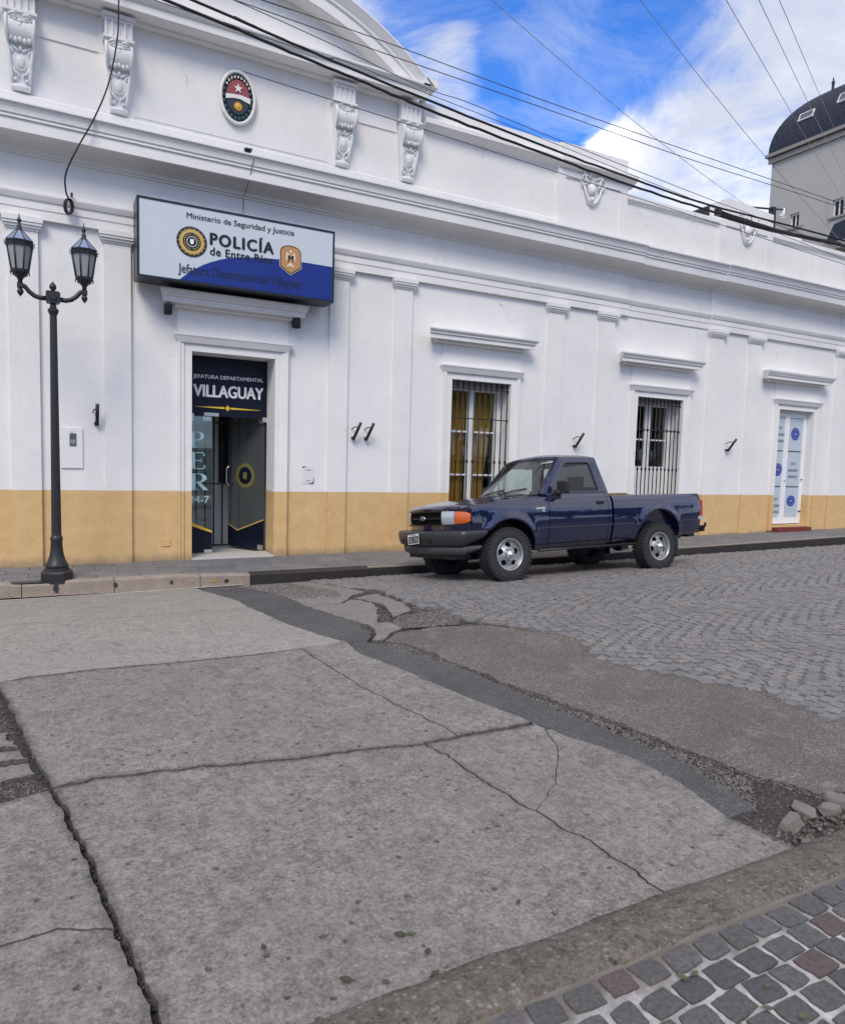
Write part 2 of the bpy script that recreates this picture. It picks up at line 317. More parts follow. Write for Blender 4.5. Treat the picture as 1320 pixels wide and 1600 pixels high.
mat('plastic_black', (.012, .012, .014), .45, .1, 20)
mat('grille_black', (.008, .008, .010), .4, 0)
mat('headlamp', (.50, .55, .58), .16, .25, 60, coat=1, metal=.45)
mat('amber', (.60, .105, .006), .25, .6, 70, coat=1)
mat('tail_red', (.42, .012, .012), .2, .1, 50, coat=1)
mat('seat_cloth', (.06, .065, .075), .9, .15, 20)
mat('logo_blue', (.01, .03, .16), .25, 0)
mat('plate_white', (.7, .7, .7), .4, 0); mat('plate_black', (.01, .01, .01), .4, 0)
mt, t, b = nodes('car_glass'); t.nodes.remove(b)
o_ = t.nodes['Material Output']; g = t.nodes.new('ShaderNodeBsdfGlossy'); g.inputs['Roughness'].default_value = .015; g.inputs['Color'].default_value = (.9, .97, 1, 1)
tr = t.nodes.new('ShaderNodeBsdfTransparent'); tr.inputs['Color'].default_value = (.66, .74, .71, 1)
fr = t.nodes.new('ShaderNodeLayerWeight'); fr.inputs['Blend'].default_value = .5
ms = t.nodes.new('ShaderNodeMixShader'); t.links.new(mth(t, 'ADD', mth(t, 'MULTIPLY', mth(t, 'POWER', fr.outputs['Facing'], 3.5), .9), .09), ms.inputs[0]); t.links.new(tr.outputs[0], ms.inputs[1]); t.links.new(g.outputs[0], ms.inputs[2]); t.links.new(ms.outputs[0], o_.inputs[0])
mat('smoked_leaf', (.085, .10, .105), .22, .15, 3, spec=.6); MAT['smoked_leaf'].node_tree.nodes['Principled BSDF'].inputs['Alpha'].default_value = .55
mat('emblem_olive', (.16, .15, .05), .5, .2, 40)
mt, t, b = nodes('tinted_glass'); t.nodes.remove(b)
o_ = t.nodes['Material Output']; g = t.nodes.new('ShaderNodeBsdfGlossy'); g.inputs['Roughness'].default_value = .015
tr = t.nodes.new('ShaderNodeBsdfTransparent'); tr.inputs['Color'].default_value = (.13, .15, .16, 1)
fr = t.nodes.new('ShaderNodeLayerWeight')
ms = t.nodes.new('ShaderNodeMixShader'); t.links.new(mth(t, 'ADD', mth(t, 'MULTIPLY', mth(t, 'POWER', fr.outputs['Facing'], 4.0), .8), .06), ms.inputs[0]); t.links.new(tr.outputs[0], ms.inputs[1]); t.links.new(g.outputs[0], ms.inputs[2]); t.links.new(ms.outputs[0], o_.inputs[0])
mt, t, b = nodes('window_glass'); t.nodes.remove(b)
o_ = t.nodes['Material Output']; g = t.nodes.new('ShaderNodeBsdfGlossy'); g.inputs['Roughness'].default_value = .02
tr = t.nodes.new('ShaderNodeBsdfTransparent'); tr.inputs['Color'].default_value = (.82, .86, .86, 1)
fr = t.nodes.new('ShaderNodeLayerWeight')
ms = t.nodes.new('ShaderNodeMixShader'); t.links.new(mth(t, 'ADD', mth(t, 'MULTIPLY', mth(t, 'POWER', fr.outputs['Facing'], 4.0), .8), .045), ms.inputs[0]); t.links.new(tr.outputs[0], ms.inputs[1]); t.links.new(g.outputs[0], ms.inputs[2]); t.links.new(ms.outputs[0], o_.inputs[0])

# ------------------------------------------------------------ mesh helper
col = scene.collection
def shear(x, z):
    k = min(max((z - .3) / .7, 0), 1); return z + k * x * (-.0055 - .0013 * z)
class MB:
    def __init__(s): s.v = []; s.f = []; s.sm = []
    def add(s, vs, fs, smooth=False):
        o = len(s.v); s.v += [tuple(q) for q in vs]; s.f += [tuple(i + o for i in f) for f in fs]; s.sm += [smooth] * len(fs); return s
    def box(s, x0, x1, y0, y1, z0, z1, mx=None):
        vs = [Vector((x, y, z)) for z in (z0, z1) for y in (y0, y1) for x in (x0, x1)]
        if mx: vs = [mx @ q for q in vs]
        return s.add(vs, [(0, 2, 3, 1), (4, 5, 7, 6), (0, 1, 5, 4), (2, 6, 7, 3), (0, 4, 6, 2), (1, 3, 7, 5)])
    def prism(s, pts, axis, a0, a1, mx=None, smooth=False):  # 2-D outline pushed along an axis; axis 'x': pts=(y,z) 'y': pts=(x,z) 'z': pts=(x,y)
        def P(q, a): return Vector({'x': (a, q[0], q[1]), 'y': (q[0], a, q[1]), 'z': (q[0], q[1], a)}[axis])
        n = len(pts); vs = [P(q, a0) for q in pts] + [P(q, a1) for q in pts]
        if mx: vs = [mx @ q for q in vs]
        s.add(vs, [(i, (i + 1) % n, n + (i + 1) % n, n + i) for i in range(n)], smooth)
        o = len(s.v) - 2 * n
        s.f += [tuple(o + i for i in range(n))[::-1], tuple(o + n + i for i in range(n))]; s.sm += [False, False]; return s
    def tube(s, pts, r, n=8, caps=True, smooth=True):
        pts = [Vector(p) for p in pts]; rr = r if isinstance(r, (list, tuple)) else [r] * len(pts); rings = []
        up = None
        for i, p in enumerate(pts):
            d = (pts[min(i + 1, len(pts) - 1)] - pts[max(i - 1, 0)]).normalized()
            if up is None or abs(up.dot(d)) > .99: up = Vector((0, 0, 1)) if abs(d.z) < .9 else Vector((1, 0, 0))
            a = d.cross(up).normalized(); c = a.cross(d).normalized(); up = c
            rings.append([p + (a * math.cos(k / n * 2 * math.pi) + c * math.sin(k / n * 2 * math.pi)) * rr[i] for k in range(n)])
        fs = [(i * n + k, i * n + (k + 1) % n, (i + 1) * n + (k + 1) % n, (i + 1) * n + k) for i in range(len(pts) - 1) for k in range(n)]
        s.add([q for g in rings for q in g], fs, smooth)
        if caps: o = len(s.v) - n * len(pts); s.f += [tuple(o + k for k in range(n))[::-1], tuple(len(s.v) - n + k for k in range(n))]; s.sm += [False, False]
        return s
    def lathe(s, prof, n=24, c=(0, 0, 0), axis='z', smooth=True, ph=0, mx=None, close=True):   # prof = (radius, height)
        vs = []
        for r, h in prof:
            for k in range(n):
                a = (k + ph) / n * 2 * math.pi; x, y = r * math.cos(a), r * math.sin(a)
                q = {'z': (x, y, h), 'y': (x, h, y), 'x': (h, x, y)}[axis]; q = Vector(q)
                if mx: q = mx @ q
                vs.append(q + Vector(c))
        m_ = len(prof)
        s.add(vs, [(i * n + k, i * n + (k + 1) % n, (i + 1) * n + (k + 1) % n, (i + 1) * n + k) for i in range(m_ - 1) for k in range(n)], smooth)
        if close:
            o = len(s.v) - n * m_; s.f += [tuple(o + k for k in range(n))[::-1], tuple(len(s.v) - n + k for k in range(n))]; s.sm += [False, False]
        return s
    def ball(s, c, rx_, ry_=None, rz_=None, n=12, m_=8, mx=None):
        ry_ = ry_ or rx_; rz_ = rz_ or rx_; vs = []
        for i in range(m_ + 1):
            th = math.pi * i / m_
            for k in range(n):
                ph = 2 * math.pi * k / n; q = Vector((rx_ * math.sin(th) * math.cos(ph), ry_ * math.sin(th) * math.sin(ph), rz_ * math.cos(th)))
                if mx: q = mx @ q
                vs.append(q + Vector(c))
        return s.add(vs, [(i * n + k, (i + 1) * n + k, (i + 1) * n + (k + 1) % n, i * n + (k + 1) % n) for i in range(m_) for k in range(n)], True)
    def grid(s, fn, us, vs_, smooth=True, flip=False):
        P = [fn(u, v) for u in us for v in vs_]; n = len(vs_)
        fs = [(i * n + j, (i + 1) * n + j, (i + 1) * n + j + 1, i * n + j + 1) for i in range(len(us) - 1) for j in range(n - 1)]
        if flip: fs = [f[::-1] for f in fs]
        return s.add(P, fs, smooth)
    def bridge(s, A, B, smooth=False, closed=True):
        n = len(A); fs = [(i, (i + 1) % n, n + (i + 1) % n, n + i) for i in range(n if closed else n - 1)]
        return s.add(list(A) + list(B), fs, smooth)
    def poly(s, pts): return s.add(pts, [tuple(range(len(pts)))])
    def build(s, name, material, parent=None, sh=False, fix=True, merge=False):
        me = bpy.data.meshes.new(name); vs = [(x, y, shear(x, z)) for x, y, z in s.v] if sh else s.v
        me.from_pydata([tuple(q) for q in vs], [], s.f); me.polygons.foreach_set('use_smooth', s.sm)
        if fix or merge:
            bm = bmesh.new(); bm.from_mesh(me)
            if merge: bmesh.ops.remove_doubles(bm, verts=bm.verts, dist=1e-5)
            bmesh.ops.recalc_face_normals(bm, faces=bm.faces); bm.to_mesh(me); bm.free()
        me.update(); me.materials.append(MAT[material] if isinstance(material, str) else material)
        o = bpy.data.objects.new(name, me); col.objects.link(o)
        if parent is not None: o.parent = parent
        return o
def tag(o, label=None, cat=None, group=None, kind=None):
    if label: o['label'] = label
    if cat: o['category'] = cat
    if group: o['group'] = group
    if kind: o['kind'] = kind
    return o
def empty(name, loc=(0, 0, 0), label=None, cat=None, group=None):
    o = bpy.data.objects.new(name, None); o.location = loc; o.empty_display_size = .1; col.objects.link(o); return tag(o, label, cat, group)
def inst(src, parent=None, loc=None, rot=None, scale=None):
    o = src.copy(); col.objects.link(o)
    if parent is not None: o.parent = parent
    if loc is not None: o.location = loc
    if rot is not None: o.rotation_euler = rot
    if scale is not None: o.scale = scale
    return o
bpy.context.view_layer.update()
def text(body, x0, x1, z0, z1, y, material, name='lettering', parent=None, bold=0, sh=True, depth=.0025, shear_=0, mx=None, font_space=1.0):
    cu_ = bpy.data.curves.new('tmp', 'FONT'); cu_.body = body; cu_.size = 1; cu_.offset = 0; cu_.extrude = 0; cu_.shear = shear_; cu_.space_character = font_space; cu_.resolution_u = 3
    ob = bpy.data.objects.new('tmp', cu_); col.objects.link(ob)
    dg = bpy.context.evaluated_depsgraph_get(); me = bpy.data.meshes.new_from_object(ob.evaluated_get(dg)); bpy.data.objects.remove(ob)
    n = len(me.vertices); co = np.empty(n * 3); me.vertices.foreach_get('co', co); co = co.reshape(-1, 3)
    a, b_ = co[:, 0].min(), co[:, 0].max(); c, d = co[:, 1].min(), co[:, 1].max()
    X = x0 + (co[:, 0] - a) / (b_ - a) * (x1 - x0); Z = z0 + (co[:, 1] - c) / (d - c) * (z1 - z0)
    mb = MB(); hgt = z1 - z0
    offs = [(0, 0, 0)] if not bold else [(0, 0, 0), (-bold * hgt, 0, -.0004), (bold * hgt, 0, -.0008)] + ([(0, bold * hgt * .6, -.0012), (0, -bold * hgt * .6, -.0016)] if bold > .02 else [])
    for dx_, dz_, dy_ in offs: mb.add([(float(X[i]) + dx_, y + dy_, float(Z[i]) + dz_) for i in range(n)], [tuple(p.vertices) for p in me.polygons])
    if mx: mb.v = [tuple(mx @ Vector(q)) for q in mb.v]
    return mb.build(name, material, parent, sh=sh, fix=False)

# ============================================================ GROUND
def jit(x, y, amp, fr=9):
    v = Vector((x * fr, y * fr, 0)); w = Vector((x * fr * 4, y * fr * 4, 5)); w2 = Vector((x * fr * 11, y * fr * 11, 8))
    return (x + amp * (mnoise.noise(v) + .5 * mnoise.noise(w) + .4 * mnoise.noise(w2)), y + amp * (mnoise.noise(v + Vector((31, 7, 3))) + .5 * mnoise.noise(w + Vector((9, 9, 9))) + .4 * mnoise.noise(w2 + Vector((5, 3, 1)))))
def resample(pl, step):
    out = []
    for (x0, y0), (x1, y1) in zip(pl[:-1], pl[1:]):
        L = math.hypot(x1 - x0, y1 - y0); n = max(1, int(L / step))
        out += [(x0 + (x1 - x0) * i / n, y0 + (y1 - y0) * i / n) for i in range(n)]
    return out + [pl[-1]]
def sheet(name, edges, material, parent=None, thick=.03, lift=0.0, grid=.16, base=0, tilt=0):
    """edges: list of (polyline, gap, jitter) forming a closed loop -> slab following the street's height"""
    pts = []; gaps = []
    for pl, gap, am in edges:
        r_ = resample(pl, .022 if am > .004 else .15)
        for q in r_[:-1]:
            pts.append(jit(*q, am) if am else q); gaps.append(gap)
    n = len(pts); A = sum(pts[i][0] * pts[(i + 1) % n][1] - pts[(i + 1) % n][0] * pts[i][1] for i in range(n)) / 2
    sg = 1 if A > 0 else -1; out = []
    for i in range(n):
        (ax, ay), (bx, by) = pts[i - 1], pts[(i + 1) % n]; dx, dy = bx - ax, by - ay; L = math.hypot(dx, dy) or 1
        out.append(Vector((pts[i][0] - sg * dy / L * gaps[i], pts[i][1] + sg * dx / L * gaps[i])))
    xs = [p.x for p in out]; ys = [p.y for p in out]; inner = []
    from bisect import bisect
    x = min(xs) + grid / 2
    while x < max(xs):
        cr_ = []
        for i in range(n):
            a, b_ = out[i], out[(i + 1) % n]
            if (a.x > x) != (b_.x > x): cr_.append(a.y + (x - a.x) / (b_.x - a.x) * (b_.y - a.y))
        cr_.sort(); y = min(ys) + grid / 2
        while y < max(ys):
            if bisect(cr_, y) % 2: inner.append(Vector((x, y)))
            y += grid
        x += grid
    ring = []
    for i in range(n):
        (ax, ay), (bx, by) = out[i - 1], out[(i + 1) % n]; dx, dy = bx - ax, by - ay; L = math.hypot(dx, dy) or 1
        q = Vector((out[i].x - sg * dy / L * .05, out[i].y + sg * dx / L * .05)); c = False
        for k in range(n):
            a, b_ = out[k], out[(k + 1) % n]
            if (a.y > q.y) != (b_.y > q.y) and q.x < (b_.x - a.x) * (q.y - a.y) / (b_.y - a.y) + a.x: c = not c
        if c and min((q - out[k]).length for k in range(n)) > .035: ring.append(q)
    n_in = len(inner); inner = ring + inner
    res = mgeo.delaunay_2d_cdt(out + inner, [(i, (i + 1) % n) for i in range(n)], [], 1, 1e-4)
    V, _, F = res[0], res[1], res[2]
    mb = MB(); cx = sum(xs) / n
    H = lambda p: hf(p.x, p.y) + lift + base + tilt * (p.x - cx) + .004 * mnoise.noise(Vector((p.x * 1.3, p.y * 1.3, 0)))
    mb.add([(p.x, p.y, H(p)) for p in V], [tuple(f) for f in F])
    k = len(out); low = [(p.x, p.y, H(p) - thick) for p in out]; top = [(p.x, p.y, H(p)) for p in out]
    mb.add(top + low, [(i, (i + 1) % k, k + (i + 1) % k, k + i) for i in range(k)])
    ob = mb.build(name, material, parent, fix=True); at = ob.data.attributes.new('edge_dirt', 'FLOAT', 'POINT')
    vals = []
    for ids in res[3]:
        k0 = min(ids) if ids else 10 ** 9
        vals.append(min(1.0, .25 + gaps[k0] / .016) if k0 < len(out) and gaps[k0] > 0 else (.20 if len(out) <= k0 < len(out) + len(ring) else 0.0))
    vals += [1.0] * (len(ob.data.vertices) - len(vals))
    at.data.foreach_set('value', vals); return ob

# base sheet to the horizon
xs = [-600, -200, -80, -30, -12, -6] + list(np.arange(-4, 6, .12)) + list(np.arange(6, 18, .3)) + [20, 26, 34, 60, 120, 300, 600]
ys = [-600, -200, -80, -30, -14, -11] + list(np.arange(-10, -.9, .12)) + [0, 2, 8, 30, 90, 300, 600]
def basez(x, y):
    z = hf(x, y) - .034
    z -= .15 * math.exp(-(((x - 3.25) / .50) ** 2 + ((y + 7.93) / .085) ** 2) ** 1.5)
    if -10 < y < -1 and -4 < x < 6: z += .010 * mnoise.noise(Vector((x * 4, y * 4, 2))) + .006 * mnoise.noise(Vector((x * 13, y * 13, 4)))
    if y < -8.3: z = min(z, -.05)
    if y > -.95: z = min(z, -.12)
    return z
g = MB().grid(lambda x, y: (x, y, basez(x, y)), xs, ys, True).build('ground', 'dirt', fix=False); tag(g, kind='structure')
road = empty('roadway'); tag(road, kind='structure')

KY = -1.1
J1 = [(-4, -3.0), (-.391, -3.10), (.627, -3.21), (1.62, -3.287)]
J2 = [(-4, -4.78), (-.30, -4.75), (-.147, -4.69), (.241, -4.68), (.759, -4.72), (1.283, -4.74), (1.773, -4.72), (2.0, -4.68)]
J2a, J2b = J2[:3] + [(-.30 + .0, -4.75)], None
J3 = [(-.33, -4.74), (-.293, -4.897), (-.208, -5.349), (-.089, -6.006), (-.021, -6.29), (.048, -6.608), (.122, -7.037), (.165, -7.318), (.208, -7.585), (.235, -7.803), (.26, -8.03)]
J3u, J3d = J3[:5], J3[4:]
J4 = [(-.021, -6.29), (.162, -6.25), (.576, -6.32), (.867, -6.386), (1.081, -6.425), (1.379, -6.449), (1.718, -6.51), (1.939, -6.499), (2.196, -6.516), (2.437, -6.50)]
C1 = [(1.63, -4.70), (1.684, -5.238), (1.731, -5.584), (1.795, -5.844), (1.852, -6.083), (1.918, -6.355), (1.939, -6.499)]
C2 = [(1.718, -6.51), (1.776, -6.682), (1.778, -6.871), (1.807, -7.055), (1.816, -7.199), (1.863, -7.327), (1.886, -7.475), (1.931, -7.623), (1.948, -7.804), (1.972, -8.03)]
C3 = [(2.44, -6.60), (2.368, -6.81), (2.279, -6.936), (2.206, -7.019), (2.098, -7.149), (1.865, -7.316)]
S1L = [(1.50, -1.13), (1.516, -1.541), (1.60, -2.6), (1.62, -3.287), (1.742, -3.997), (1.869, -4.441), (2.0, -4.68)]
S1R = [(1.95, -1.13), (2.07, -1.7), (2.098, -2.583), (2.112, -3.379), (2.30, -4.159), (2.284, -4.501), (2.161, -4.724)]
S2L = [(2.0, -4.70), (1.99, -4.999), (2.146, -5.486), (2.264, -5.975), (2.36, -6.267), (2.437, -6.50), (2.465, -6.628), (2.516, -6.787), (2.592, -6.931), (2.647, -7.132), (2.66, -7.387), (2.62, -7.7)]
S2R = [(2.15, -4.747), (2.346, -5.08), (2.471, -5.441), (2.573, -5.787), (2.645, -6.126), (2.679, -6.397), (2.72, -6.538), (2.773, -6.804), (2.822, -7.045), (2.843, -7.366), (2.80, -7.7)]
AG = [(2.291, -4.737), (2.44, -4.888), (2.518, -5.262), (2.593, -5.589), (2.667, -5.952), (2.766, -6.232), (2.833, -6.459), (2.885, -6.627), (2.943, -6.876), (3.018, -7.211), (3.08, -7.45), (3.2, -7.70), (3.5, -7.80), (4.2, -7.84), (7, -7.9), (18, -7.95)]
COB = [(2.85, -1.13), (2.95, -2.1), (3.10, -2.92), (3.06, -3.708), (3.25, -3.968), (3.215, -4.346), (3.419, -4.654), (3.613, -4.945), (3.80, -5.229), (3.628, -5.517), (3.596, -5.828), (3.779, -6.148), (3.948, -6.391), (4.147, -6.641), (4.118, -6.897), (4.169, -7.118), (4.4, -7.3), (5.2, -7.5), (9, -7.6), (18, -7.65)]
rev = lambda l: l[::-1]
C_, CP = 'road_concrete', 'road_concrete_pale'
sheet('slab', [([(-4, KY - .01), (1.50, KY - .01)], .004, 0), (S1L[:4], .006, .012), (rev(J1), .005, .007), ([(-4, -3.0), (-4, KY - .01)], 0, 0)], CP, road)
sheet('slab', [(J1, .005, .007), (S1L[3:], .006, .012), (rev(J2), .007, .007), ([(-4, -4.78), (-4, -3.0)], 0, 0)], CP, road, base=.001)
J2L = [(-.33, -4.74), (-.147, -4.69), (.241, -4.68), (.759, -4.72), (1.283, -4.74), (1.63, -4.70)]
sheet('slab', [(J2L, .007, .007), (C1, .0036, .016), (rev(J4[:8]), .013, .018), (rev(J3u), .015, .012)], C_, road, base=-.002)
sheet('slab', [([(1.63, -4.70), (2.0, -4.68)], .007, .007), ([(2.0, -4.68)] + S2L[1:6], .004, .012), (rev(J4[7:]), .016, .018), (rev(C1), .0036, .016)], C_, road, base=.0)
sheet('slab', [(J4[:7], .013, .018), (C2, .0065, .018), ([(1.972, -8.03), (.26, -8.03)], .004, 0), (rev(J3d), .011, .014)], C_, road, base=.001)
sheet('slab', [(J4[6:], .015, .018), (C3 if False else [(2.437, -6.50), (2.44, -6.60)], .004, .01), (C3[0:], .0022, .012), (rev(C2[:6]), .008, .018)], C_, road, base=-.001)
sheet('slab', [(rev(C3), .0022, .012), (S2L[6:], .004, .012), ([(2.62, -7.7), (2.7, -8.03)], .01, .01), ([(2.7, -8.03), (1.972, -8.03)], .004, 0), (rev(C2[5:]), .0042, .018)], C_, road, base=.001)
J5 = [(-4, -6.5), (-.353, -6.331), (-.215, -6.33), (-.021, -6.29)]
C4 = [(-4, -7.3), (-.265, -7.283), (-.163, -7.292), (-.093, -7.292), (-.003, -7.291), (.165, -7.36)]
C4b = [(-.093, -7.292), (-.02, -7.25), (.05, -7.20), (.13, -7.17)]
sheet('slab', [(J5, .010, .008), (J3d[:4] + [(.165, -7.36)], .013, .014), (rev(C4), .004, .014), ([(-4, -7.3), (-4, -6.5)], 0, 0)], C_, road, base=.002)
sheet('slab', [(C4, .004, .014), ([(.165, -7.36)] + J3d[4:], .011, .014), ([(.26, -8.03), (-4, -8.03)], .004, 0), ([(-4, -8.03), (-4, -7.3)], 0, 0)], C_, road, base=0)
# broken slab left of the long joint
B5 = [[(-4, -4.80), (-.36, -4.78), (-.28, -5.25), (-.6, -5.3), (-4, -5.3)], [(-4, -5.55), (-.7, -5.5), (-.24, -5.52), (-.17, -5.72), (-.45, -5.74), (-4, -5.75)],
      [(-4, -5.80), (-.5, -5.78), (-.16, -5.77), (-.12, -5.90), (-.3, -5.88), (-4, -5.92)], [(-4, -5.98), (-.25, -5.93), (-.11, -5.96), (-.09, -6.06), (-.22, -6.10), (-4, -6.12)]]
for q in B5: sheet('slab', [(q + [q[0]], .006, .030)], 'old_concrete', road, base=-.016)
sheet('asphalt_strip', [(rev(S1L), .003, .022), ([(1.50, -1.13), (1.95, -1.13)], 0, 0), (S1R, .006, .03), ([(2.161, -4.724), (2.0, -4.68)], 0, .005)], 'patch_asphalt', road, base=-.006)
sheet('asphalt_strip', [(S2L, .003, .022), ([(2.62, -7.7), (2.80, -7.7)], 0, .01), (rev(S2R), .003, .028), ([(2.15, -4.747), (2.0, -4.70)], 0, .01)], 'patch_asphalt', road, base=-.003)
sheet('worn_surface', [(AG, .006, .03), ([(18, -7.95), (18, -7.66)], 0, 0), (rev(COB[8:]), .0, .015), ([(3.613, -4.945), (3.3, -4.62), (2.9, -4.5), (2.5, -4.55), (2.291, -4.737)], .003, .02)], 'worn_aggregate_asphalt', road, base=-.010, grid=.2)
sheet('worn_surface', [(S1R[:4], .004, .02), ([(2.112, -3.379), (2.45, -3.35), (2.7, -3.0), (2.95, -2.8)], .004, .03), ([(2.95, -2.8), (2.95, -2.1), (2.85, -1.13)], 0, .012), ([(2.85, -1.13), (1.95, -1.13)], 0, 0)], 'old_concrete', road, base=-.010)
sheet('worn_surface', [([(2.115, -3.40), (2.45, -3.38), (2.62, -3.2), (2.75, -3.45), (2.62, -3.9), (2.42, -4.3), (2.31, -4.2), (2.115, -3.40)], .004, .03)], 'old_concrete', road, base=-.004)
sheet('worn_surface', [([(2.68, -3.15), (2.98, -3.0), (3.0, -3.66), (2.92, -3.92), (2.66, -4.12), (2.80, -3.6), (2.68, -3.15)], .004, .03)], 'old_concrete', road, base=-.002)
sheet('worn_surface', [([(2.20, -4.70), (2.33, -4.50), (2.36, -4.24), (2.55, -4.22), (2.60, -4.45), (2.45, -4.55), (2.29, -4.73), (2.20, -4.70)], .004, .025)], 'old_concrete', road, base=-.005)

# pebbles and gravel (uncountable)
def pebbles(name, regions, material, label):
    mb = MB()
    for (poly, n, r0, r1, dz) in regions:
        xs_ = [p[0] for p in poly]; ys_ = [p[1] for p in poly]; k = 0; tries = 0
        while k < n and tries < n * 12:
            tries += 1; x = rnd.uniform(min(xs_), max(xs_)); y = rnd.uniform(min(ys_), max(ys_)); c = False
            for (x0, y0), (x1, y1) in zip(poly, poly[1:] + poly[:1]):
                if (y0 > y) != (y1 > y) and x < (x1 - x0) * (y - y0) / (y1 - y0) + x0: c = not c
            if not c: continue
            k += 1; r = rnd.uniform(r0, r1) * rnd.uniform(.6, 1); z = hf(x, y) + dz; a = rnd.random() * 6.28
            e = [rnd.uniform(.6, 1.2) * r for _ in range(3)]; vs = []
            for i in range(5): vs.append((x + math.cos(a + i * 1.257) * e[0], y + math.sin(a + i * 1.257) * e[1] * rnd.uniform(.8, 1.1), z))
            for i in range(5): vs.append((x + math.cos(a + i * 1.257) * e[0] * .6, y + math.sin(a + i * 1.257) * e[1] * .6, z + e[2] * .7))
            mb.add(vs, [(i, (i + 1) % 5, 5 + (i + 1) % 5, 5 + i) for i in range(5)] + [(5, 6, 7, 8, 9)], False)
    return tag(mb.build(name, material, fix=False), label, 'gravel', kind='stuff')
aggcols = [(.14, .125, .11), (.19, .165, .145), (.11, .105, .10), (.24, .20, .18), (.16, .13, .115), (.28, .26, .24), (.13, .12, .115), (.20, .185, .17)]
settmat('dark_grit', [(.05, .045, .04), (.08, .07, .062), (.035, .033, .032), (.11, .10, .09)], .9, True, .001)
settmat('gravel_stone', aggcols, .8, True, .002)
gully = [(x + .012, y) for x, y in S2R] + [(x - .012, y) for x, y in rev(AG[:11])]
pebbles('gravel', [(gully, 2600, .004, .013, -.03), ([(2.0, -1.25), (2.6, -1.25), (2.75, -2.4), (2.6, -3.0), (2.15, -2.9)], 1800, .006, .014, -.010),
                   ([(2.60, -4.45), (2.537, -4.322), (2.75, -4.05), (3.25, -3.99), (3.22, -4.33), (3.1, -4.5), (2.926, -4.48)], 1500, .010, .019, -.014),
                   ([(-.9, -5.2), (-.25, -5.2), (-.22, -5.55), (-.9, -5.55)], 260, .004, .014, -.02), ([(-.6, -6.13), (-.06, -6.1), (-.03, -6.3), (-.6, -6.33)], 400, .003, .010, -.03),
                   ([(2.7, -7.8), (3.9, -7.8), (3.9, -8.04), (2.75, -8.03)], 500, .004, .016, -.05), ([(2.05, -1.2), (3.05, -1.2), (3.1, -3.9), (2.3, -4.7), (2.1, -3.3)], 3800, .004, .010, -.020)],
        'gravel_stone', 'loose gravel and pebbles filling the worn gaps of the street')
# long joint filler crumbs
mb_j = [(x - .02, y) for x, y in J3] + [(x + .02, y) for x, y in rev(J3)]
pebbles('joint_grit', [(mb_j, 2600, .003, .007, -.024), ([(.3, -5), (3.2, -5), (3.2, -7.9), (.3, -7.9)], 260, .0015, .004, .0)], 'dark_grit', 'dark grit packed in the long joint between the concrete slabs')

# rocks by the hole
rb = MB()
def rock(mb, x, y, z, r, fl=.5, sd_=0):
    bm = bmesh.new(); bmesh.ops.create_icosphere(bm, subdivisions=4, radius=1); sv = Vector((sd_ * 3.1, sd_ * 1.7, 0)); m_ = Matrix.Rotation(sd_ * 1.3, 3, 'Z')
    vs = []; rr = random.Random(sd_ + 50); pls = [(Vector((rr.uniform(-1, 1), rr.uniform(-1, 1), rr.uniform(-.6, .8))).normalized(), rr.uniform(.45, .85)) for _ in range(9)] + [(Vector((rr.uniform(-.2, .2), rr.uniform(-.2, .2), 1)).normalized(), .42)]
    for v in bm.verts:
        p = v.co.copy()
        for nn_, dd_ in pls:
            e_ = p.dot(nn_) - dd_
            if e_ > 0: p -= nn_ * e_
        p.z = max(-.5, p.z); p *= 1 + .10 * mnoise.noise(p * 2.2 + sv) + .05 * mnoise.noise(p * 8 + sv); q = m_ @ Vector((p.x * r, p.y * r * .62, p.z * r * fl * 1.6)); vs.append((x + q.x, y + q.y, z + q.z))
    mb.add(vs, [tuple(v.index for v in f.verts) for f in bm.faces]); bm.free()
for i, (x, y, r, dz) in enumerate(((2.90, -7.80, .085, -.035), (3.03, -7.76, .075, -.03), (3.15, -7.80, .065, -.03), (2.84, -7.92, .04, -.06), (3.30, -7.79, .10, -.04), (3.22, -7.93, .045, -.10))):
    mb = MB(); rock(mb, x, y, hf(x, y) + dz, r, .45, i)
    tag(mb.build('rubble_chunk', 'rock_pale'), ['large broken concrete chunk on the far edge of the kerb hole', 'second concrete chunk along the far edge of the kerb hole', 'small chunk of concrete sticking up between two larger ones at the hole', 'small grey chunk lying inside the left end of the kerb hole', 'widest broken slab piece at the right end of the kerb hole', 'fist sized stone lying deep in the kerb hole', 'stone beside the widest slab piece at the kerb hole'][i], 'rubble', 'broken concrete around the hole by the near kerb')

# --- street setts in segmental arcs
def inpoly(x, y, poly):
    c = False
    for (x0, y0), (x1, y1) in zip(poly, poly[1:] + poly[:1]):
        if (y0 > y) != (y1 > y) and x < (x1 - x0) * (y - y0) / (y1 - y0) + x0: c = not c
    return c
def sett_mesh(seed, w, l, h, name, rough=.010):
    rr = random.Random(seed); n = 8; P = []
    base = [(-w, -l), (0, -l * 1.02), (w, -l), (w * 1.02, 0), (w, l), (0, l * 1.02), (-w, l), (-w * 1.02, 0)]
    base = [(x + rr.uniform(-1, 1) * rough * .5, y + rr.uniform(-1, 1) * rough * .5) for x, y in base]
    vs = [(x, y, -h) for x, y in base] + [(x * .985, y * .985, -.004) for x, y in base] + [(x * .86, y * .86, rr.uniform(-.001, .0015)) for x, y in base]
    fs = [(j * n + i, j * n + (i + 1) % n, (j + 1) * n + (i + 1) % n, (j + 1) * n + i) for j in range(2) for i in range(n)] + [tuple(16 + i for i in range(n))]
    return vs, fs
cobpoly = COB[:] + [(18, -1.13)]
SMW = .102; variants = [sett_mesh(i, .0455, .0445, .03, 's') for i in range(8)]
setts = []
BW = 1.12; Rr = .86
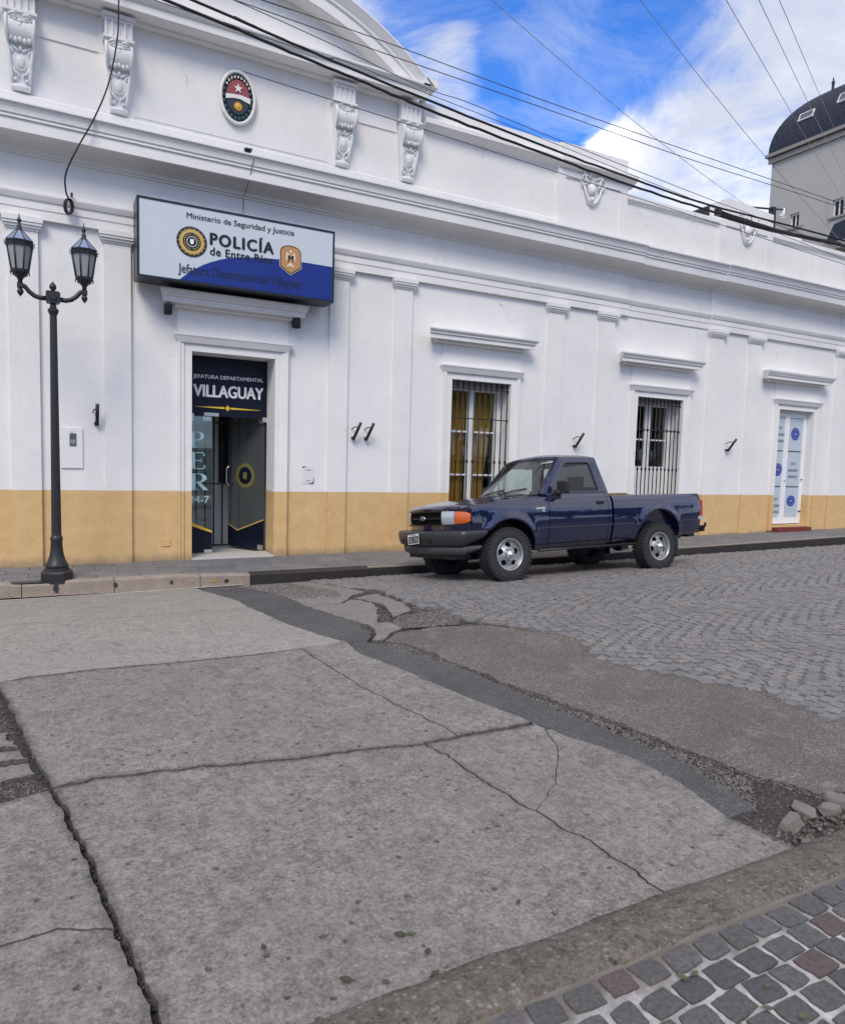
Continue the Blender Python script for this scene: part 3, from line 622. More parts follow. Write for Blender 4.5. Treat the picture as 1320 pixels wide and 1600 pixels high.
for bi in range(-1, 7):
    yc = -1.1 - BW * (bi + .5)
    for k in range(int(16.5 / SMW)):
        for j in range(-6, 7):
            dy = j * .093 + (k % 2) * .046
            if abs(dy) > BW / 2: continue
            th = math.asin(dy / Rr); x = 2.2 + k * SMW + (bi % 2) * .05 + Rr - Rr * math.cos(th); y = yc + dy
            x += rnd.uniform(-.005, .005); y += rnd.uniform(-.005, .005)
            if y > -1.15 or y < -7.7 or x > 17: continue
            if x > 4.3 + (y + 7.2) * 1.75 + 1.6: continue        # far to the right, out of what the street corner shows
            if not inpoly(x - .02, y, cobpoly): continue
            setts.append((x, y, th, rnd.randrange(8), rnd.uniform(-.006, .003)))
campos = Vector((0, -9.75, 1.6))
setts.sort(key=lambda q: (q[0] ** 2 + (q[1] + 9.75) ** 2))
vm = []
for i, (vs_, fs_) in enumerate(variants):
    me = bpy.data.meshes.new('sett'); me.from_pydata(vs_, [], fs_); me.materials.append(MAT['street_sett_stone']); vm.append(me)
rest = MB()
vis = 0
for (x, y, th, vi, dz) in setts:
    z = hf(x, y) + .002 + dz; tl = rnd.uniform(-.03, .03); tl2 = rnd.uniform(-.03, .03)
    # in frame?
    d = Vector((x, y, z)) - campos; inframe = abs(d.dot(cr) / d.dot(cf)) < .60
    if vis < 300 and inframe:
        o = bpy.data.objects.new('sett', vm[vi]); col.objects.link(o); o.parent = road; o.location = (x, y, z); o.rotation_euler = (tl, tl2, th); o.scale = (rnd.uniform(.90, 1.06), rnd.uniform(.78, 1.10), 1); vis += 1
    else:
        m_ = Matrix.Translation((x, y, z)) @ Matrix.Rotation(th, 4, 'Z') @ Matrix.Rotation(tl, 4, 'X') @ Matrix.Rotation(tl2, 4, 'Y') @ Matrix.Diagonal((rnd.uniform(.90, 1.06), rnd.uniform(.78, 1.10), 1, 1))
        rest.add([m_ @ Vector(q) for q in variants[vi][0]], variants[vi][1])
ro = rest.build('sett_paving', 'street_sett_stone_joined', road, fix=False); tag(ro, kind='stuff')
sheet('sett_bedding', [(COB, 0, .012), ([(18, -7.65), (18, -1.13)], 0, 0), ([(18, -1.13), (2.85, -1.13)], 0, 0)], 'road_base', road, base=-.008, grid=.25)

# --- far kerb and sidewalk
side = empty('sidewalk'); tag(side, kind='structure')
def zs(x): return float(np.interp(x, [-6, -1, 1.4, 2.2, 5.4, 7.2, 10.3, 13.9, 22], [.10, .098, .085, .055, .060, .080, .120, .175, .27]))
def zw_(x): return float(np.interp(x, [-6, -1, 5, 11.2, 15.6, 26], [.09, .095, .105, .165, .19, .24]))
def zsl(x, y): k = min(1, max(0, (y + 1.1) / 1.1)); return zs(x) * (1 - k) + zw_(x) * k
x = -6.0; i = 0
while x < 2.14:
    L = min(rnd.uniform(.85, 1.1), 2.14 - x); L = 2.14 - x if 2.14 - x - L < .3 else L
    a, b_ = x + .004, x + L - .004
    chip = (a < -.1 < b_) or (a < -.45 < b_)
    pr = [(KY, -.16), (KY, -.02), (KY + .012, .0), (KY + .13, .0), (KY + .13, -.16)]
    mb = MB(); n = 14; ring = []
    for k in range(n + 1):
        xx = a + (b_ - a) * k / n; jj = .008 * mnoise.noise(Vector((xx * 9, 0, 0))); dz = -.008 * abs(mnoise.noise(Vector((xx * 14, 3, 0))))
        if chip and -.42 < xx < .02: dz -= .022 + .02 * mnoise.noise(Vector((xx * 20, 1, 1)))
        ring.append([(xx, y_ + (jj if y_ < KY + .02 else 0), zs(xx) + z_ + (dz if z_ > -.1 else 0)) for y_, z_ in pr])
    mb.add([q for r_ in ring for q in r_], [(k * 5 + j, k * 5 + j + 1, (k + 1) * 5 + j + 1, (k + 1) * 5 + j) for k in range(n) for j in range(4)] + [(0, 1, 2, 3, 4), tuple(n * 5 + j for j in range(5))[::-1]])
    mb.build('kerbstone', 'kerb_concrete', side); x += L; i += 1
# mortar daubs and yellow paint traces on the kerb face
for (xx, w, h, mm) in ((.02, .045, .11, 'timber_black'), (.62, .04, .06, 'timber_black'), (1.22, .035, .05, 'timber_black'), (1.85, .05, .05, 'timber_black'), (1.70, .07, .035, 'kerb_paint_yellow'), (1.45, .05, .025, 'kerb_paint_yellow')):
    mb = MB(); n = 9; c = [(xx + math.cos(k / n * 6.283) * w / 2 * rnd.uniform(.7, 1.2), zs(xx) - .075 + math.sin(k / n * 6.283) * h / 2 * rnd.uniform(.7, 1.2)) for k in range(n)]
    mb.prism(c, 'y', KY - .008, KY + .01); mb.build('kerb_daub', mm, side)
x = 2.14
for L, mm in ((.62, 'timber_black'), (.95, 'timber_black')):      # black boards bridging the gutter in front of the kerb
    mb = MB(); a, b_ = x + .004, x + L; z0, z1 = zs(x), zs(x + L)
    vs_ = []
    for xx, zz in ((a, z0), (b_, z1)): vs_ += [(xx, KY - .02, zz - .175), (xx, KY - .035, zz - .01), (xx, KY + .12, zz + .012), (xx, KY + .12, zz - .175)]
    mb.add(vs_, [(0, 1, 5, 4), (1, 2, 6, 5), (2, 3, 7, 6), (3, 0, 4, 7), (0, 3, 2, 1), (4, 5, 6, 7)])
    o = mb.build('kerb_board', mm, side); x += L
while x < 22:
    L = 1.3; mb = MB()
    for (y0, y1, a0, a1) in ((KY, KY + .045, -.22, -.010), (KY + .045, KY + .12, -.22, .0)):
        vs_ = []
        for xx in (x + .003, x + L - .003):
            zz = zs(xx); vs_ += [(xx, y0, zz + a0), (xx, y0, zz + a1), (xx, y1, zz + a1), (xx, y1, zz + a0)]
        m2 = MB(); m2.add(vs_, [(0, 1, 5, 4), (1, 2, 6, 5), (2, 3, 7, 6), (3, 0, 4, 7), (0, 3, 2, 1), (4, 5, 6, 7)])
        o = m2.build('kerbstone', 'timber_black' if y0 == KY else 'kerb_concrete', side)
    x += L
# slabs of the sidewalk
ysl = [KY + .125, -.80, -.53, -.26, -.01]
x = -6
while x < 16:
    L = .46
    for j in range(4):
        y0, y1 = ysl[j] + .003, ysl[j + 1] - .003; off = (j % 2) * .23; a, b_ = x + off + .003, x + off + L - .003; d1, d2, d3, d4 = [rnd.uniform(-.003, .003) for _ in range(4)]
        vs_ = [(a, y0, zsl(a, y0) + d1), (b_, y0, zsl(b_, y0) + d2), (b_, y1, zsl(b_, y1) + d3), (a, y1, zsl(a, y1) + d4)]
        mb = MB(); mb.add(vs_ + [(p[0], p[1], p[2] - .03) for p in vs_], [(0, 1, 2, 3), (0, 4, 5, 1), (1, 5, 6, 2), (2, 6, 7, 3), (3, 7, 4, 0)])
        mb.build('slab', 'sidewalk_slab', side, fix=False)
    x += L
MB().grid(lambda x, y: (x, y, zsl(x, y) - .012), list(np.arange(-6, 26, .5)), [KY + .02, -.5, 0, .3]).build('slab_bedding', 'dirt', side, fix=False)
MB().grid(lambda x, y: (x, y + .006 * mnoise.noise(Vector((x * 7, 0, 0))), hf(x, -1.12) + .0035), list(np.arange(-6, 2.1, .06)), [KY - .035, KY + .002]).build('mortar_line', 'mortar_white', side, fix=False)

# --- near kerb and near pavement
near = empty('near_pavement'); tag(near, kind='structure')
def zn(x): return .098 + .008 * max(x, 0)
mb = MB(); n = 120; NP = [(-8.02, -.14), (-8.025, -.05), (-8.045, -.018), (-8.09, -.004), (-8.17, 0.0), (-8.245, 0), (-8.265, -.03)]
rr_ = []
for k in range(n + 1):
    xx = -4 + 10 * k / n
    rr_.append([(xx, y_ + .022 * mnoise.noise(Vector((xx * 4, j, 0))) * (j < 4) + .010 * mnoise.noise(Vector((xx * 17, j, 3))) * (j in (4, 5)), zn(xx) + z_ * (1 if z_ < -.1 else 1) + .006 * mnoise.noise(Vector((xx * 9, j * 1.3, 7)))) for j, (y_, z_) in enumerate(NP)])
mb.add([q for r_ in rr_ for q in r_], [(k * 7 + j, k * 7 + j + 1, (k + 1) * 7 + j + 1, (k + 1) * 7 + j) for k in range(n) for j in range(6)], True)
mb.build('kerb', 'kerb_stone', near, fix=False)
MB().grid(lambda x, y: (x, y, zn(x) - .0035 + .003 * mnoise.noise(Vector((x * 11, y * 11, 0))) + .002 * mnoise.noise(Vector((x * 30, y * 30, 5))) - (.012 * math.exp(-((y + 8.262 + .01 * mnoise.noise(Vector((x * 8, 0, 0)))) / .010) ** 2))), list(np.arange(-4, 6, .05)), list(np.arange(-11.5, -9.2, .2)) + list(np.arange(-9.2, -8.24, .012)), True).build('mortar_bed', 'mortar', near, fix=False)
pv = []
for i in range(10):
    rr = random.Random(70 + i); n = 16; o_ = []
    for k in range(n):
        a_ = k / n * 2 * math.pi; c_, s_ = math.cos(a_), math.sin(a_); q_ = .5 / max(abs(c_), abs(s_)); q_ *= (1 - rr.uniform(.02, .10) * (abs(c_ * s_) * 2) ** 6); o_.append([c_ * q_, s_ * q_])
    sk1, sk2 = rr.uniform(-.10, .10), rr.uniform(-.10, .10)
    o_ = [(x + sk1 * y + rr.uniform(-.022, .022), y + sk2 * x + rr.uniform(-.022, .022)) for x, y in o_]
    vs_ = [(x, y, -.4) for x, y in o_] + [(x, y, -.055) for x, y in o_] + [(x * .965, y * .965, -.005 + rr.uniform(-.02, .01)) for x, y in o_] + [(x * .6, y * .6, rr.uniform(-.01, .03)) for x, y in o_] + [(0, 0, .02)]
    fs_ = [(j * n + i2, j * n + (i2 + 1) % n, (j + 1) * n + (i2 + 1) % n, (j + 1) * n + i2) for j in range(3) for i2 in range(n)] + [(3 * n + i2, 3 * n + (i2 + 1) % n, 4 * n) for i2 in range(n)]
    me = bpy.data.meshes.new('sett'); me.from_pydata(vs_, [], fs_); me.materials.append(MAT['pavement_sett_stone']); pv.append(me)
for r_ in range(9):
    y = -8.318 - r_ * .098; x = -.6 + (r_ % 2) * .06
    while x < 4.2:
        w = rnd.choice((.105, .112, .098, .115, .085, .06 if r_ else .1)); x += w / 2
        o = bpy.data.objects.new('sett', pv[rnd.randrange(10)]); col.objects.link(o); o.parent = near
        yy = y + .010 * math.sin(x * 2.3 + r_) + rnd.uniform(-.004, .004)
        o.location = (x, yy, zn(x) + .004 + rnd.uniform(-.001, .003)); o.rotation_euler = (rnd.uniform(-.03, .03), rnd.uniform(-.03, .03), rnd.uniform(-.07, .07) + (3.1416 if rnd.random() < .5 else 0))
        o.scale = (w - .002, .083 + rnd.uniform(-.006, .005), .06)
        x += w / 2 + .014 + rnd.uniform(0, .006)

# ============================================================ POLICE BUILDING
bld = empty('police_building', (0, 0, 0), 'long white one storey police headquarters with ochre dado and curved pediment', 'building')
PB = 'painted_plaster'
def prof(name, pts, x0, x1, parent=bld, m_=PB, sm=False):
    n = max(1, int((x1 - x0) / 1.0)); mb = MB()
    mb.prism(pts, 'x', x0, x1, smooth=sm); return mb.build(name, m_, parent, sh=True)
OP = [(1.625, 2.72, .0, 2.835), (5.49, 6.58, .55, 2.79), (9.30, 10.42, .55, 2.79), (13.13, 14.22, .30, 2.80)]
XL, XR = -6.0, 26.0
def wallseg(x0, x1, z0, z1, y0=0, y1=.38):
    mb = MB(); n = max(1, int(round((x1 - x0) / 1.5)))
    for i in range(n): mb.box(x0 + (x1 - x0) * i / n, x0 + (x1 - x0) * (i + 1) / n, y0, y1, z0, z1)
    return mb
wb = MB(); px = XL
def addseg(*a):
    q = wallseg(*a); wb.add(q.v, q.f)
for (a, b_, z0, z1) in OP:
    addseg(px, a, -.15, 4.9); addseg(a, b_, z1, 4.9)
    if z0 > 0: addseg(a, b_, -.15, z0)
    px = b_
addseg(px, XR, -.15, 4.9)
wb.build('wall', PB, bld, sh=True)
mb = MB(); mb.box(XL, XR, .38, .5, 4.9, 5.3); mb.box(XL, XR, 8, 8.3, -.1, 5.2); mb.box(XL, XL + .3, .38, 8, -.1, 5.2); mb.box(XR - .3, XR, .38, 8, -.1, 5.2); mb.box(XL, XR, .5, 8.3, 5.2, 5.35)
mb.build('roof_slab', 'white_plaster', bld)
# architrave, string course, frieze, cornice in three runs with small breaks
runs = [(XL, 8.96, .035), (8.96, 10.98, 0), (10.98, XR, .03)]
for x0, x1, d in runs:
    prof('architrave', [(.01, 4.17), (-.022 - d, 4.17), (-.022 - d, 4.275), (-.032 - d, 4.28), (-.032 - d, 4.365), (-.05 - d, 4.375), (-.062 - d, 4.40), (-.075 - d, 4.43), (-.075 - d, 4.45), (.01, 4.455)], x0, x1)
    prof('frieze', [(.01, 4.455), (-.01 - d, 4.455), (-.01 - d, 4.86), (.01, 4.86)], x0, x1)
    prof('cornice', [(.05, 4.86), (-.03 - d, 4.86), (-.03 - d, 4.885), (-.055 - d, 4.89), (-.06 - d, 4.925), (-.10 - d, 4.955), (-.17 - d, 4.985), (-.26 - d, 5.0), (-.33 - d, 5.0), (-.335 - d, 4.99),
                     (-.345 - d, 5.0), (-.345 - d, 5.125), (-.365 - d, 5.13), (-.365 - d, 5.15), (-.352 - d, 5.155), (-.352 - d, 5.165), (-.375 - d, 5.17), (-.378 - d, 5.19), (-.385 - d, 5.22), (-.40 - d, 5.25), (-.425 - d, 5.27), (-.425 - d, 5.29), (-.05, 5.35), (.05, 5.35)], x0, x1)
# parapet
prof('parapet_plinth', [(.10, 5.2), (-.10, 5.2), (-.10, 5.50), (-.085, 5.52), (.10, 5.52)], XL, 7.28)
prof('parapet_plinth', [(.10, 5.2), (-.10, 5.2), (-.10, 5.40), (-.085, 5.42), (.10, 5.42)], 8.74, 11.02)
prof('parapet_plinth', [(.10, 5.2), (-.10, 5.2), (-.10, 5.42), (-.085, 5.44), (.10, 5.44)], 12.46, XR)
mb = MB(); mb.box(-.62, 4.86, -.05, .25, 5.5, 6.9); mb.build('parapet', PB, bld, sh=True)
mb = MB(); mb.box(4.86, 7.28, -.05, .25, 5.5, 6.30); mb.build('parapet', PB, bld, sh=True)
mb = MB(); mb.box(XL, -.62, -.05, .25, 5.5, 6.30); mb.build('parapet', PB, bld, sh=True)
for a, b_ in ((8.74, 11.02), (12.46, XR)):
    mb = MB(); mb.box(a, b_, -.05, .25, 5.4, 6.06); mb.build('parapet', PB, bld, sh=True)
    prof('coping', [(.28, 6.06), (-.055, 6.06), (-.075, 6.08), (-.075, 6.10), (-.11, 6.12), (-.11, 6.19), (.28, 6.20)], a, b_)
def coping(x0, x1, d=0, e=.0):
    prof('coping', [(.28, 6.30), (-.055 - d, 6.30), (-.06 - d, 6.33), (-.10 - d, 6.35), (-.17 - d, 6.385), (-.19 - d, 6.40), (-.19 - d, 6.46), (-.175 - d, 6.475), (.28, 6.48)], x0, x1)
coping(4.84, 7.28); coping(7.28 - .0, 8.74 + .12, .05); coping(XL, -.5)
mb = MB(); mb.box(4.86, 7.34, -.06, .25, 6.48, 6.72); mb.build('parapet_block', PB, bld, sh=True)
mb = MB(); mb.box(7.34, 8.74, -.10, .25, 6.48, 6.74); mb.build('parapet_block', PB, bld, sh=True)
mb = MB(); mb.box(XL, -.5, -.06, .25, 6.48, 6.72); mb.build('parapet_block', PB, bld, sh=True)
def pier(x0, x1, z0, z1, orn):
    mb = MB(); mb.box(x0, x1, -.10, .25, z0, z1)
    a, b_, c, d = x0 + .14, x1 - .16, z0 + .24, z1 - .10
    for q in ((x0, a, z0 + .2, z1), (b_, x1, z0 + .2, z1), (a, b_, d, z1), (a, b_, z0 + .2, c)): mb.box(q[0] + .001, q[1] - .001, -.125, -.095, q[2] + .001, q[3] - .001)
    mb.build('pier', PB, bld, sh=True)
    cx, cz = orn; mb = MB(); Yb = -.115; s_ = .36
    mb.ball((cx, Yb, cz - .06), .085, .05, .10); mb.ball((cx, Yb - .03, cz - .07), .055, .03, .065)
    def arc(pts, r): mb.tube([(cx + x_ * s_, Yb - .02 - .01 * math.sin(i), cz + z_ * s_) for i, (x_, z_) in enumerate(pts)], [r * (1 - .5 * i / len(pts)) for i in range(len(pts))], 6)
    for sx_ in (-1, 1):
        arc([(sx_ * .35, -.15), (sx_ * .42, .2), (sx_ * .55, .5), (sx_ * .85, .75)], .022); arc([(sx_ * .1, .25), (sx_ * .35, .38), (sx_ * .6, .35), (sx_ * .62, .15)], .02)
        arc([(sx_ * .45, .55), (sx_ * .75, .5), (sx_ * .9, .62), (sx_ * .78, .74)], .016); arc([(0, -.85), (sx_ * .25, -.7), (sx_ * .4, -.4), (sx_ * .5, -.1)], .024); arc([(sx_ * .3, .0), (sx_ * .62, -.05), (sx_ * .7, .12)], .014)
        mb.ball((cx + sx_ * .16, Yb - .02, cz + .14), .03, .02, .03); mb.ball((cx + sx_ * .20, Yb - .02, cz - .02), .022, .02, .03)
    arc([(-.2, .35), (-.15, .62), (0, .72), (.15, .62), (.2, .35)], .022); mb.ball((cx, Yb - .02, cz - .22), .035, .03, .04)
    mb.build('ornament', 'stucco_ornament', bld, sh=True)
pier(7.28, 8.74, 5.2, 6.30, (7.97, 6.16)); pier(11.02, 12.46, 5.2, 6.20, (11.74, 6.16))
mb = MB(); mb.prism([(10.78, 6.19), (12.52, 6.19), (12.52, 6.56), (11.25, 6.64), (10.78, 6.43)], 'y', -.06, .5); mb.build('parapet_block', PB, bld, sh=True)
mb = MB(); mb.box(10.745, 10.775, -.05, .48, 6.20, 6.40); mb.build('parapet_block', 'black_metal', bld, sh=True)
mb = MB(); mb.box(12.50, 13.6, .1, .4, 6.2, 6.34); mb.build('parapet_block', 'white_plaster', bld, sh=True)

# recessed panel outline and pediment
mb = MB()
for q in ((.95, .975, 5.57, 6.68), (3.375, 3.40, 5.57, 6.68), (.975, 3.375, 5.57, 5.59)): mb.box(q[0], q[1], -.058, -.04, q[2], q[3])
mb.box(.55, .97 - .02, -.062, -.04, 5.53, 6.6); mb.box(3.40, 3.80, -.062, -.04, 5.53, 6.6)
mb.build('panel_moulding', PB, bld, sh=True)
for a, b_ in ((-.10, .60), (3.77, 4.42)):
    mb = MB(); mb.box(a, b_, -.066, -.045, 6.20, 6.36); mb.build('band', PB, bld, sh=True)
PC = 2.18; PHW = 2.68
ent = [(.25, 6.615), (-.08, 6.615), (-.12, 6.625), (-.13, 6.65), (-.22, 6.655), (-.30, 6.66), (-.305, 6.65), (-.315, 6.66), (-.315, 6.75), (-.345, 6.765), (-.375, 6.80), (-.375, 6.825), (.25, 6.86)]
prof('entablature', ent, PC - PHW + .05, PC + PHW - .05)
mb = MB(); AR, AC = 3.97, 3.88; n = 48
def arcpt(r, k): a = math.asin(PHW / AR) ; t_ = -a + 2 * a * k / n; return (PC + r * math.sin(t_), AC + r * math.cos(t_))
ap = [(-.05, -.30), (-.26, -.30), (-.265, -.29), (-.275, -.30), (-.275, -.17), (-.30, -.15), (-.305, -.12), (-.32, -.10), (-.36, -.04), (-.375, -.02), (-.375, 0), (.25, .02), (.25, -.30)]   # (y, radial offset)
rings = []
for k in range(n + 1):
    rings.append([(arcpt(AR + dr, k)[0], y_, arcpt(AR + dr, k)[1]) for y_, dr in ap])
m_ = len(ap)
mb.add([q for r_ in rings for q in r_], [(k * m_ + j, k * m_ + (j + 1) % m_, (k + 1) * m_ + (j + 1) % m_, (k + 1) * m_ + j) for k in range(n) for j in range(m_)] + [tuple(range(m_)), tuple(n * m_ + j for j in range(m_))[::-1]])
mb.build('pediment_arch', PB, bld, sh=True)
mb = MB(); pts = [arcpt(AR - .28, k) for k in range(n + 1)]; pts = [(x_, max(z_, 6.83)) for x_, z_ in pts]
mb.prism(pts + [(pts[-1][0], 6.80), (pts[0][0], 6.80)], 'y', -.05, .22); mb.build('tympanum', PB, bld, sh=True)
for q_ in (PC + PHW - .16, PC - PHW - .06): mb = MB(); mb.box(q_, q_ + .22, -.375, .2, 6.80, 6.90); mb.build('pediment_ear', PB, bld, sh=True)

# consoles
def console(cx):
    mb = MB(); w = .15; o = -.062
    for q in [(cx - w, cx + w, o - .10, o, 6.36, 6.60)]: mb.box(*q)
    mb.box(cx - w - .03, cx + w + .03, o - .15, o, 6.585, 6.62)
    for i in range(5): xx = cx - w + .012 + i * (2 * w - .024) / 4; mb.box(xx - .012, xx + .012, o - .118, o - .095, 6.375, 6.545)
    mb.box(cx - w, cx + w, o - .118, o - .095, 6.545, 6.583)
    mb.box(cx - w - .02, cx + w + .02, o - .15, o, 6.335, 6.362)
    mb.box(cx - w, cx + w, o - .12, o, 6.29, 6.335)
    P = [(o, 6.29), (o - .11, 6.285), (o - .17, 6.25), (o - .195, 6.18), (o - .185, 6.10), (o - .15, 6.05), (o - .10, 6.02), (o - .085, 5.98), (o - .10, 5.90), (o - .085, 5.80), (o - .05, 5.70), (o - .035, 5.62), (o - .06, 5.58), (o - .05, 5.545), (o, 5.54)]
    wd = lambda z: w * (.62 + .38 * min(1, max(0, (z - 5.6) / .55)))
    for s_ in (-1, 1):
        pass
    vs = [(cx - wd(z), y, z) for y, z in P] + [(cx + wd(z), y, z) for y, z in P]; k = len(P)
    mb.add(vs, [(i, i + 1, k + i + 1, k + i) for i in range(k - 1)], True); mb.add(vs, [tuple(range(k)), tuple(range(k, 2 * k))[::-1]])
    for s_ in (-1, 1):   # volute rims
        mb.tube([(cx + s_ * (wd(z) - .012), y - .012, z) for y, z in P[1:12]], .017, 6)
        mb.tube([(cx + s_ * .03, -.265, 6.27), (cx + s_ * .07, -.27, 6.285), (cx + s_ * .11, -.255, 6.26)], .016, 6)
        mb.tube([(cx + s_ * .10, -.155, 5.99), (cx + s_ * .05, -.165, 5.955), (cx + s_ * .015, -.165, 5.93)], .017, 6)
        mb.tube([(cx + s_ * .105, -.16, 5.96), (cx + s_ * .075, -.165, 5.93), (cx + s_ * .09, -.165, 5.90)], .012, 6)
        mb.tube([(cx + s_ * .085, -.14, 5.78), (cx + s_ * .06, -.13, 5.72), (cx + s_ * .02, -.12, 5.70), (cx + s_ * .03, -.12, 5.67)], .013, 6)
        mb.ball((cx + s_ * .055, -.115, 5.65), .018); mb.ball((cx + s_ * .085, -.125, 5.70), .014)
    for i in range(5):   # leaf scales of the scroll
        z = 6.235 - i * .042
        for s_ in (-1, 0, 1): mb.ball((cx + s_ * .05 * (1 - i * .04), -.25 + .006 * i * i * .6 + .006 * abs(s_), z - .012 * (s_ == 0)), .030, .014, .026, 8, 5)
    for i in range(5): mb.ball((cx - .09 + i * .045, -.215, 6.045 - .012 * (i % 2)), .022, .016, .03, 8, 5)
    mb.ball((cx, -.145, 5.84), .05, .03, .075); mb.tube([(cx + .066 * math.cos(a), -.14, 5.84 + .09 * math.sin(a)) for a in [k * math.pi / 8 for k in range(17)]], .010, 6)
    mb.ball((cx, -.12, 5.575), .085, .03, .03); mb.ball((cx, -.17, 5.965), .02, .02, .03)
    mb.build('console', 'stucco_ornament', bld, sh=True)
for c in (-.25, .765, 3.60, 4.605): console(c)

# pilasters
def pilaster(x0, x1):
    mb = MB(); mb.box(x0, x1, -.045, .01, -.1, 4.06); o = mb.build('pilaster', PB, bld, sh=True)
    mb = MB(); mb.box(x0 - .012, x1 + .012, -.06, .005, 4.03, 4.055); mb.box(x0 - .03, x1 + .03, -.08, .005, 4.055, 4.085); mb.box(x0 - .045, x1 + .045, -.10, .005, 4.085, 4.115); mb.box(x0 - .055, x1 + .055, -.112, .005, 4.115, 4.175)
    mb.build('capital', PB, o, sh=True)
for a, b_ in ((-.42, -.11), (.59, .895), (3.49, 3.77), (4.49, 4.77), (7.26, 7.58), (8.34, 8.67), (11.02, 11.38), (12.12, 12.45), (14.86, 15.2), (15.95, 16.3), (-3.2, -2.9), (-4.3, -4.0)): pilaster(a, b_)

def surround(x0, x1, zt, zb, ox=.19, hood=None, crown=True):
    """raised frame round an opening, splayed crown, frieze panel and projecting hood"""
    mb = MB(); a, b_ = x0 - ox, x1 + ox; T = zt + .10
    for s_, e in ((-1, x0), (1, x1)):
        f = lambda u, v: (min(u, v), max(u, v))
        q = f(e, e + s_ * .10); mb.box(q[0], q[1], -.030, .0, zb, T)
        q = f(e + s_ * .10, e + s_ * ox); mb.box(q[0], q[1], -.048, .0, zb, T + .0)
        q = f(e + s_ * (ox - .03), e + s_ * ox); mb.box(q[0] - .001, q[1] + .001, -.062, -.04, zb, T - .001)
    mb.box(x0, x1, -.030, .0, zt, T - .0005)
    q0 = [(a, -.062, T), (b_, -.062, T), (b_ + .05, -.10, T + .085), (a - .05, -.10, T + .085), (a, .0, T), (b_, .0, T), (b_ + .05, 0, T + .085), (a - .05, 0, T + .085)]; mb.add(q0, [(0, 1, 2, 3), (0, 3, 7, 4), (1, 5, 6, 2), (0, 4, 5, 1)]); mb.box(a - .052, b_ + .052, -.105, 0, T + .086, T + .108)
    mb.build('door_surround' if zb < .3 and x0 < 2 or x0 > 13 else 'window_surround', PB, bld, sh=True)
    hx0, hx1, hz0, hz1 = hood
    mb = MB(); mb.box(a - .01, b_ + .01, -.02, .005, T + .11, hz0 + .04); mb.build('hood_panel', PB, bld, sh=True)
    mb = MB(); mb.box(hx0 + .20, hx1 - .20, -.11, .0, hz0 - .035, hz0)
    P = [(0, hz0), (-.20, hz0), (-.20, hz0 + .065), (-.225, hz0 + .07), (-.225, hz0 + .10), (-.245, hz0 + .105), (-.26, hz1 - .02), (-.26, hz1), (0, hz1 + .02)]
    W_ = lambda y: -(y + .26)
    vs = [(hx0 + .26 + y if y > -.27 else hx0, y, z) for y, z in P]; vs = [(hx0 + (.26 + y) * .6, y, z) for y, z in P]; vs2 = [(hx1 - (.26 + y) * .6, y, z) for y, z in P]; k = len(P)
    mb.add(vs + vs2, [(i, (i + 1) % k, k + (i + 1) % k, k + i) for i in range(k)] + [tuple(range(k)), tuple(range(k, 2 * k))[::-1]])
    # returned ends
    mb.build('hood', PB, bld, sh=True)
surround(1.625, 2.72, 2.835, .09, .175, (1.21, 3.12, 3.40, 3.555))
surround(5.49, 6.58, 2.79, .16, .155, (4.96, 6.93, 3.355, 3.50))
surround(9.30, 10.42, 2.79, .18, .15, (8.70, 10.71, 3.36, 3.51))
surround(13.13, 14.22, 2.80, .20, .14, (12.43, 14.54, 3.37, 3.53))

# --- entrance: room, transom panel, fixed glass leaf, open leaf, inner gate
DY = .39
ent_ = bld
mb = MB(); mb.box(1.0, 3.9, .39, 5.5, .02, .095); mb.build('hall_floor', 'tile_floor', bld)
mb = MB(); mb.box(1.625, 2.72, -.045, .42, .06, .118); mb.build('threshold', 'threshold', bld)
for nm, q in (('hall_wall', (1.0, 1.05, .4, 5.5, .09, 3.1)), ('hall_wall', (3.9, 3.95, .4, 5.5, .09, 3.1)), ('hall_wall', (1.0, 3.9, 5.5, 5.55, .09, 3.1)), ('hall_ceiling', (1.0, 3.9, .4, 5.5, 3.1, 3.15))):
    mb = MB(); mb.box(*q); mb.build(nm, 'room_dark', bld)
mb = MB(); mb.box(1.05, 3.9, 1.50, 1.55, .09, 3.1); mb.build('hall_partition', 'room_wall', bld)
door = empty('entrance_door', (2.17, .39, .1)); door.parent = bld
def dchild(mb, name, m_, sh=True):
    mb.v = [(x_, y_, shear(x_, z_)) for x_, y_, z_ in mb.v]; mb.v = [(x_ - 2.17, y_ - .39, z_ - .1) for x_, y_, z_ in mb.v]; return mb.build(name, m_, door)
mb = MB(); mb.box(1.60, 2.745, DY, DY + .03, 2.03, 2.90); dchild(mb, 'transom_panel', 'door_navy')
mb = MB(); mb.box(1.60, 2.745, DY - .02, DY + .05, 2.835, 2.90); dchild(mb, 'transom_rail', 'steel')
def dtext(body, x0, x1, z0, z1, m_, bold=.02, y=DY - .004):
    o = text(body, x0 - 2.17, x1 - 2.17, z0 - .1, z1 - .1, y - .39, m_, 'lettering', door, bold, sh=False); return o
dtext('JEFATURA DEPARTAMENTAL', 1.712, 2.665, 2.505, 2.57, 'white_print', .022)
dtext('VILLAGUAY', 1.72, 2.665, 2.275, 2.435, 'white_print', .05)
mb = MB(); y = DY - .004; mb.add([(1.735, y, 2.150), (2.13, y, 2.136), (2.13, y, 2.164), (1.735, y, 2.153)], [(0, 1, 2, 3)]); mb.add([(2.62, y, 2.143), (2.215, y, 2.134), (2.215, y, 2.162), (2.62, y, 2.147)], [(0, 1, 2, 3)])
mb.add([(2.138, y, 2.149), (2.1725, y, 2.108), (2.207, y, 2.149), (2.1725, y, 2.190)], [(0, 1, 2, 3)]); dchild(mb, 'gold_line', 'yellow_print')
